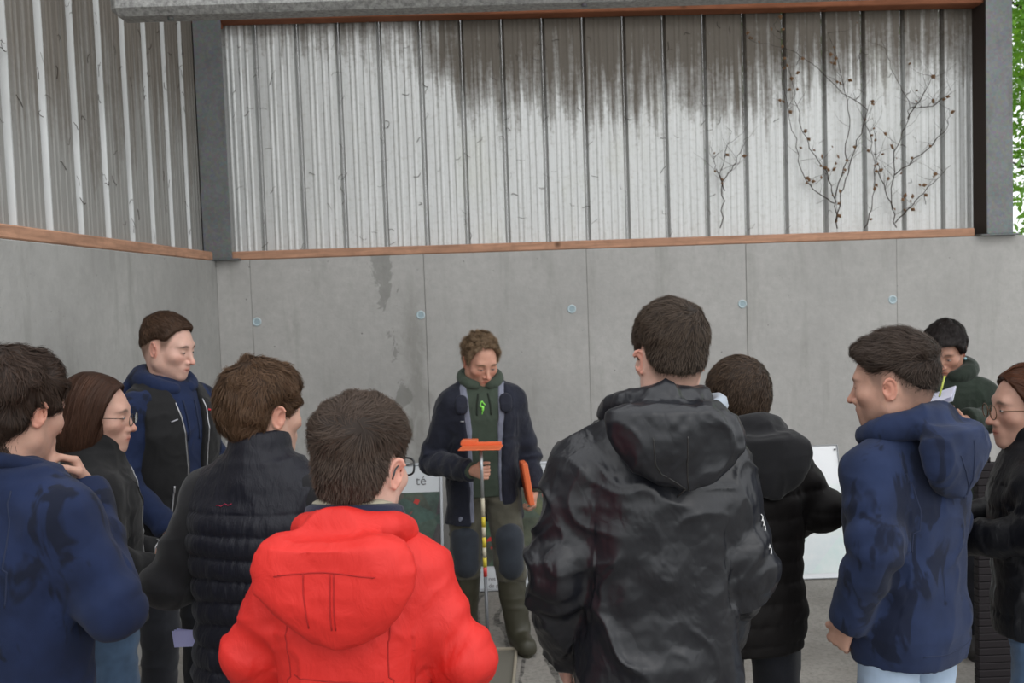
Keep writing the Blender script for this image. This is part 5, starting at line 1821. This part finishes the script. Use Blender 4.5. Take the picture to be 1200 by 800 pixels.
    for q in (-1, 1):
        f = Field.cube((q * .105 - .09, p.lean, 1.25 * k), (q * .105 + .09, .26, 1.56 * k), .005)
        c0 = J.f.project([(q * .125, .2, 1.46 * k)], .004)[0]; c1 = J.f.project([(q * .135, .22, 1.39 * k)], .004)[0]
        f.cone(c0, c1, .032, .030, .02, fl=(np.array((0, .9, .3)) / .95, 2.6))
        V, F = f.mesh(1); V = V + vnormals(V, F) * (.004 * (ridge(V * 28, 4) - .5))[:, None]; np_mesh('lapel_flap', V, F, navyj, p.root)
    e = J.drape([(.145, .25, 1.305 * k), (.170, .25, 1.305 * k)], .002); MB().tube([tuple(a) for a in e], .0035, 5).build('jacket_emblem', zip_m, p.root)
    tr = make_trousers(p, khaki, hem=.38 * k, r=(.108, .090, .080)); make_shoes(p, rubber, True)
    for q in (-1, 1):
        hp, kn, an = p.legs[q]
        f = Field.cube(kn - .14, kn + (.14, .16, .20), .008); f.cone(kn + (0, .028, -.03), kn + (0, .018, .11), .082 * k, .088 * k, .02, fl=(np.array((1, 0, 0)), 1.06)); V, F = f.mesh(1)
        np_mesh('knee_patch', V, F, cloth_mat('patch_bluegrey', (.028, .034, .045), .9), p.root)
    return p


# ---- 7  black windbreaker
def person_windbreaker():
    p = Person('person in a shiny black hooded rain jacket seen from behind, tallest in the middle', at_px=(785, 419), depth=2.32, yaw=2, hyaw=8, hpitch=3, skin=(.64, .40, .32), sw=1.04, hoff=(.062, 0), drop=.035,
               face=dict(fade=.75, fadec=(.12, .08, .06), ear_out=1.6), lean=.02, arms={'L': ((-.245, -.03, 1.10), (-.215, .10, .86)), 'R': ((.225, -.03, 1.10), (.19, .11, .87))})
    p.build_body(.0034)
    Hr = Hair(p, T_short(.022, .004, .003, 1.0), [(0, .088), (25, .085), (42, .07), (55, .040), (66, .0), (80, -.01), (88, .016), (100, .034), (114, .026), (126, -.01), (142, -.040), (180, -.048)], (.036, .025, .019), waves=.003, seed=31)

    def ln(P): return np.interp(P[:, 2], [-.07, 0, .05, .09], [.008, .012, .020, .030])
    Hr.build(10000, ln, lift=.005, clump=.4, messy=.22, width=.0011, whorl=(.02, -.07, .095), tip=(.12, .085, .06))
    wind, nt, b = new_mat('nylon_black', (.009, .010, .014), .36, spec=.5)
    v_ = coords(nt, (1, 1, .7)); pr = bump(nt, b, noise(nt, v_, 9, 3, .5, .5), .5, .022); 
    vo = N(nt, 'ShaderNodeTexVoronoi', feature='DISTANCE_TO_EDGE'); vo.inputs['Scale'].default_value = 16
    wn_ = N(nt, 'ShaderNodeMixRGB'); wn_.inputs[0].default_value = .12; nt.links.new(v_, wn_.inputs[1]); nn = N(nt, 'ShaderNodeTexNoise'); nn.inputs['Scale'].default_value = 9; nt.links.new(v_, nn.inputs['Vector']); nt.links.new(nn.outputs['Color'], wn_.inputs[2]); nt.links.new(wn_.outputs[0], vo.inputs['Vector'])
    bump(nt, b, ramp(nt, vo.outputs['Distance'], [(0., 0.), (.22, 1.)]), .07, .012, pr)
    k = p.k
    g = Garment(p, p.torso_rows(rows_of(BASE, 1.02, 1.16, .68, 1.02)), (.076, .070, .056), shoulder=.066, h=.005)
    g.build('rain_jacket', wind, fold_disp(p, .022, .009, .0008, fb=5, fm=12, vert=.30, seed=33, sleeve=.010, diag=.30))
    hd = make_hood(p, 'hood', wind, .158, .185, .050, (.104, .100), -.172, 1.540, .034, fold_disp(p, .014, .006, .0015, fb=9, fm=20, vert=.7, seed=34, sleeve=0), h=.005, point=.035,
                   shape=[(0, .86), (.10, .97), (.3, 1.0), (.5, .93), (.7, .76), (.86, .52), (1.0, .14)])
    for pts in ([(-.055, -.3, 1.49 * k), (-.05, -.3, 1.42 * k), (-.02, -.3, 1.35 * k), (.0, -.3, 1.31 * k)], [(.055, -.3, 1.49 * k), (.055, -.3, 1.42 * k), (.06, -.3, 1.36 * k), (.055, -.3, 1.32 * k)]):
        hd.seam('hood_seam', pts, zip_d, .0018, .0002)
    # pale inner collar on the right
    nb = p.P['neck']; pts = []
    for i in range(14):
        a = -1.2 + 2.4 * i / 13; pts.append(p.head + np.array((.045 + .075 * math.cos(a * .9), -.005 + .06 * math.sin(a), -.108 - .012 * math.cos(a))))
    MB().tube(pts, [.006 + .016 * math.sin(math.pi * i / 13) for i in range(14)], 8, True, 1.3).build('inner_collar', cloth_mat('collar_paleblue', (.40, .45, .52), .9), p.root).__setitem__('label', 'pale blue grey inner collar')
    # script lettering embroidered down the right sleeve
    A = p.arm['R']; pts = []
    for i in range(26):
        t = .10 + i * .0034; q = A[0] + (A[1] - A[0]) * (t / np.linalg.norm(A[1] - A[0])); pts.append((q[0] + .09, q[1] - .075 + .012 * math.sin(i * 1.7), q[2] + .004 * math.cos(i * 1.7)))
    e = g.f.project(np.array(pts), .004); MB().tube([tuple(a) for a in e], .0016, 5).build('sleeve_lettering', white_m, p.root)
    make_trousers(p, jean_d); make_shoes(p, shoe_m)
    return p


# ---- 8  black hooded quilted jacket
def person_hooded():
    p = Person('person in a black hooded quilted jacket half hidden behind the rain jacket', at_px=(864, 470), depth=2.85, yaw=8, hyaw=14, hpitch=10, skin=(.55, .32, .25), sw=1.0, lean=.04,
               face=dict(fade=.8, fadec=(.10, .065, .045)), arms={'R': ((.245, -.01, 1.10), (.14, .20, .98)), 'L': ((-.24, .0, 1.10), (-.14, .2, .98))})
    p.build_body()
    Hr = Hair(p, T_short(.015, .009, .005, 1.0), None, (.045, .028, .019), waves=.002, seed=36)
    Hr.build(6000, (.01, .02), lift=.004, clump=.35, messy=.25, width=.0012, whorl=(.025, -.07, .085), tip=(.13, .085, .055))
    q_, nt, b = new_mat('quilt_brownblack', (.007, .0055, .0055), .65, spec=.25); bump(nt, b, noise(nt, coords(nt), 60, 4), .2, .004)
    k = p.k
    g = Garment(p, p.torso_rows(rows_of(BASE, 1.04, 1.14, .80, .92)), (.074, .066, .052), shoulder=.064, h=.0065)
    g.build('jacket', q_, fold_disp(p, .004, .002, .0006, puff=.005, pitch=.062, puff_top=1.42 * k, seed=37, sleeve=.006, puff_sleeve=None))
    make_hood(p, 'hood', blk_rib, .15, .20, .052, (.105, .098), -.165, 1.535, .040, fold_disp(p, .012, .004, .0005, fb=8, seed=38, sleeve=0), point=.02, xs=.02)
    make_trousers(p, jean_d); make_shoes(p, shoe_m)
    return p


# ---- 9  blue hoodie
def person_blue():
    p = Person('person in a rain-spotted blue hoodie and pale jeans, looking left', at_px=(1046, 450), depth=2.55, yaw=34, hyaw=19, hpitch=6, skin=(.56, .33, .25), sw=.98, lean=.02, hoff=(-.02, 0),
               face=dict(fade=.62, fadec=(.11, .075, .06), stubble=.2, jaw=1.05), arms={'L': ((-.225, -.05, 1.10), (-.195, .06, .87), (.1, .5, -.85), (1, .2, .1), .5), 'R': ((.23, .03, 1.10), (.15, .20, .97))})
    p.build_body(.0034)
    Hr = Hair(p, T_short(.026, .006, .002, 1.1), [(0, .088), (25, .085), (42, .07), (55, .050), (66, .038), (80, .040), (95, .046), (110, .036), (130, .005), (150, -.022), (180, -.032)], (.036, .024, .019), waves=.004, wfreq=34, seed=41)

    def ln(P): return np.interp(P[:, 2], [-.05, 0, .05, .09], [.004, .008, .022, .042])
    Hr.build(9000, ln, lift=.010, clump=.5, messy=.28, width=.0012, whorl=(.0, -.095, .065), tip=(.09, .065, .05))
    k = p.k
    g = Garment(p, p.torso_rows(rows_of(BASE, 1.06, 1.10, .83, .93)), (.076, .070, .054), shoulder=.066, h=.005, cuff=-.01)
    g.build('hoodie', navy_b, fold_disp(p, .010, .003, .0005, fb=5, fm=11, vert=.35, seed=43, sleeve=.008))
    g.seam('shoulder_seam', [(-.155 * k, -.13, 1.50 * k), (-.170 * k, -.2, 1.40 * k), (-.160 * k, -.2, 1.28 * k), (-.165 * k, -.19, 1.18 * k)], seam_n, .0022, -.0006)
    g.seam('hem_seam', [(x, -.22, .875 * k) for x in np.linspace(-.17, .17, 7)], seam_n, .002, -.0006)
    hd = make_hood(p, 'hood', navy_b, .138, .20, .055, (.104, .100), -.165, 1.525, .038, fold_disp(p, .012, .004, .0006, fb=8, seed=44, sleeve=0), h=.005)
    hd.seam('hood_seam', [(0, -.3, 1.50 * k), (0.005, -.3, 1.43 * k), (.012, -.3, 1.36 * k), (.02, -.3, 1.32 * k)], seam_n, .0026, .0002)
    hd.seam('hood_seam', [(-.09, -.3, 1.46 * k), (-.04, -.3, 1.40 * k), (.01, -.3, 1.34 * k)], seam_n, .0020, .0)
    make_trousers(p, jean_l, widths=(.158, .108)); make_shoes(p, shoe_m)
    return p


# ---- 10  woman writing
def person_writing():
    p = Person('person in a dark green parka writing in a notepad by the back wall', at_px=(1108, 411), depth=4.4, yaw=150, hyaw=-8, hpitch=24, hs=.97, skin=(.46, .25, .18), sw=.98, lean=.05,
               face=dict(jaw=.95, nose=.95, brow=.6, blush=.8), arms={'R': ((.27, .02, 1.13), (.10, .25, 1.20), (-.8, .5, .1), (-.2, -.3, -1), .7), 'L': ((-.27, .02, 1.12), (-.10, .26, 1.15), (.75, .55, .1), (.2, 0, 1), .6)})
    p.build_body(.0038); p.eyes(.0025, down=.003)
    Hr = Hair(p, T_short(.024, .018, .008, 1.1), [(0, .062), (25, .064), (42, .058), (55, .035), (66, .0), (80, -.01), (90, .0), (102, .01), (115, -.02), (130, -.055), (180, -.07)], (.022, .017, .016), waves=.004, seed=46)
    Hr.build(5500, (.025, .045), lift=.006, clump=.5, messy=.3, width=.0014)
    park = cloth_mat('parka_green', (.012, .020, .013), .8, 500, .25, crinkle=.2)
    k = p.k
    g = Garment(p, p.torso_rows(rows_of(BASE, 1.06, 1.14, .74, 1.04)), (.080, .074, .054), shoulder=.066)
    g.build('parka', park, fold_disp(p, .010, .004, .0006, seed=47, sleeve=.009))
    make_hood(p, 'hood', park, .14, .17, .055, (.108, .10), -.12, 1.55, .045, fold_disp(p, .008, .003, .0005, seed=48))
    g.seam('front_zip', [(0, .25, 1.46 * k), (0, .25, 1.2 * k), (0, .25, .80 * k)], zip_d, .004, .001)
    for q in (-1, 1):
        c = p.L((q * .082, -.008, -.045)); MB().ball(c, .0075, 10, 8).build('earring', new_mat('earring_blue', (.25, .45, .52), .25)[0], p.root)
    make_trousers(p, jean_d); make_shoes(p, shoe_m)
    return p


# ---- 11  woman at the right edge
def person_edge():
    p = Person('person with auburn hair and round glasses at the right edge in a black padded jacket', at_px=(1206, 478), depth=2.75, yaw=62, hyaw=20, hpitch=2, hs=.98, skin=(.50, .29, .22), sw=.95, lean=.02,
               face=dict(jaw=.93, nose=.95, brow=.6), arms={'L': ((-.24, .0, 1.08), (-.13, .22, 1.02), (.5, .8, 0), (1, -.2, .1), .6), 'R': ((.24, .0, 1.07), (.13, .22, 1.02))})
    p.build_body(); p.eyes(.004)

    def ext(g):
        for q in (-1, 1): g.ell((q * .068, -.03, -.04), (.026, .050, .070), .02)
        g.ell((0, -.085, -.02), (.06, .055, .075), .03)
        g.ell((0, .085, -.03), (.080, .055, .125), .01, None, 's')
    tab = [(0, .085), (25, .08), (45, .06), (60, .03), (75, -.02), (88, -.08), (180, -.12)]
    Hr = Hair(p, T_short(.016, .016, .018), tab, (.085, .030, .014), waves=.002, extra=ext, seed=51)

    def flow(P):
        d = np.zeros_like(P); d[:, 2] = -.6; d[:, 1] = -1
        return d
    Hr.build(6000, (.05, .10), flow=flow, lift=.003, clump=.15, messy=.06, width=.0013, segs=8)
    make_glasses(p, new_mat('frame_amber', (.10, .045, .02), .3, .3)[0], lens_m, .032, .024, .021, -.004, .116, .0015, .0015, 2.0)
    pad, nt, b = new_mat('pad_black', (.006, .006, .008), .5, spec=.3); bump(nt, b, noise(nt, coords(nt, (1, 1, .4)), 30, 5, .6, .8), .4, .01)
    k = p.k
    g = Garment(p, p.torso_rows(rows_of(BASE, 1.04, 1.16, .86, .98)), (.074, .068, .052), shoulder=.063, ext=lambda f: [f.cone(p.P['neck'] + (0, .0, -.03), p.P['neck'] + (0, .015, .05), .088, .080, .02), f.ell(p.P['neck'] + (0, .02, .15), (.066, .066, .08), .008, None, 's')])
    g.build('padded_jacket', pad, fold_disp(p, .005, .004, .0008, puff=.006, pitch=.075, puff_top=1.40 * k, seed=53, sleeve=.009))
    # round badge on the left sleeve
    A = p.arm['L']; q = A[0] + (A[1] - A[0]) * .30
    c0 = g.f.project([q + np.array((-.10, .01, 0))], .003)[0]; n_ = g.f.sample(np.array([c0]), True)[1][0]
    nv = Vector([float(x) for x in n_]).normalized(); u = nv.cross(Vector((0, 0, 1))).normalized(); w_ = nv.cross(u)
    for r_, m_, off in ((.026, new_mat('badge_red', (.55, .04, .03), .6)[0], .001), (.021, white_m, .0022), (.015, new_mat('badge_black', (.01, .01, .01), .6)[0], .0034)):
        vs = [Vector([float(x) for x in c0]) + nv * off + (u * math.cos(2 * math.pi * i / 24) + w_ * math.sin(2 * math.pi * i / 24)) * r_ for i in range(24)]
        vb = [v - nv * .003 for v in vs]
        MB().add(vs + vb, [tuple(range(24)), tuple(reversed(range(24, 48)))] + [(i, 24 + i, 24 + (i + 1) % 24, (i + 1) % 24) for i in range(24)]).build('badge', m_, p.root)
    C0 = Vector([float(x) for x in c0]) + nv * .0042
    for s_ in (-1, 1): MB().tube([C0 + u * s_ * .007 - w_ * .009, C0 + u * s_ * .003 + w_ * .009], .0016, 5).build('badge_mark', white_m, p.root)
    MB().tube([C0 - u * .006, C0 + u * .006], .0014, 5).build('badge_mark', white_m, p.root)
    g.seam('hem_tape', [(-.18, .0, .90 * k), (-.18, .05, .90 * k)], white_m, .002, .001)
    make_trousers(p, jean, widths=(.162, .108)); make_shoes(p, shoe_m)
    return p


PEOPLE = {}
import time as _t
for fn in (person_far_left, person_girl, person_wall, person_puffer, person_red, person_instructor, person_windbreaker, person_hooded, person_blue, person_writing, person_edge):
    t0 = _t.time()
    P_ = fn(); PEOPLE[fn.__name__[7:]] = P_
    print('PERSON', fn.__name__, 'H=%.2f' % P_.H, 't=%.1f' % (_t.time() - t0))


def wpt(p, l):
    c, s_ = math.cos(math.radians(p.yaw)), math.sin(math.radians(p.yaw))
    return Vector((p.loc[0] + c * l[0] - s_ * l[1], p.loc[1] + s_ * l[0] + c * l[1], l[2]))


# notepad and pen held by the writing woman
pw = PEOPLE['writing']
hl = wpt(pw, pw.arm['L'][2] + np.array((.075, .075, .03)))
note = empty('notepad', at(1099, 468, hl.y - .02), math.radians(pw.yaw)); tag(note, 'open white notepad held by the person in the green parka', 'notepad')
Rn = Matrix.Rotation(math.radians(-12), 3, 'X') @ Matrix.Rotation(math.radians(24), 3, 'Y')
pap = new_mat('paper', (.66, .66, .80), .7)[0]
MB().box((0, 0, 0), (.15, .20, .005), Rn, bev=.001).build('pad_cover', new_mat('pad_board', (.50, .52, .60), .6)[0], note)
for i in range(3):
    R3 = Rn @ Matrix.Rotation(math.radians(i * 2.5 - 2), 3, 'Z') @ Matrix.Rotation(math.radians(2 * i), 3, 'X')
    MB().box(Rn @ Vector((0, .002 * i, .005 + .003 * i)), (.145, .195, .0012), R3).build('sheet', pap, note)
pen = empty('pen', note.location + Vector((.0, -.015, .025))); tag(pen, 'yellow green pen above the notepad of the person in the parka', 'pen')
MB().tube([(.0, 0, -.01), (.03, .01, .08)], .0045, 8).build('barrel', new_mat('pen_yellow', (.45, .50, .08), .4)[0], pen)
MB().tube([(-.004, -.001, -.022), (.0, 0, -.01)], [.001, .004], 8).build('tip', zip_d, pen)

# orange clipboard-like tool hanging from the instructor's left hand
pi = PEOPLE['instructor']
hl = wpt(pi, pi.arm['L'][2] + np.array((.02, .05, -.08)))
t_, b_ = at(613, 541, hl.y - .03), at(622, 590, hl.y - .03)
fol = empty('orange_folder', b_, math.radians(8)); tag(fol, 'narrow orange tool held low in the left hand of the instructor', 'tool')
d_ = t_ - b_; ang = math.atan2(d_.x, d_.z); L_ = d_.length
Rf = Matrix.Rotation(ang, 3, 'Y')
MB().box(Rf @ Vector((0, 0, L_ / 2)), (.028, .10, L_), Rf, bev=.004).build('folder_body', orange, fol)
MB().box(Rf @ Vector((-.016, 0, L_ / 2)), (.004, .09, L_ * .9), Rf, bev=.001).build('folder_edge', new_mat('orange_dark', (.5, .08, .02), .5)[0], fol)

# pale lilac papers held low by the person in the gilet
pg = PEOPLE['puffer']
q = at(216, 748, 2.50)
lp = empty('papers', q, math.radians(-20)); tag(lp, 'pale lilac folded papers held low beside the quilted gilet', 'papers')
for i in range(3):
    MB().box((.004 * i, .004 * i, 0), (.075, .0012, .045), Matrix.Rotation(math.radians(-8 + 4 * i), 3, 'Y')).build('sheet', new_mat('paper_lilac', (.42, .42, .72), .6)[0] if i == 0 else bpy.data.materials['paper_lilac'], lp)
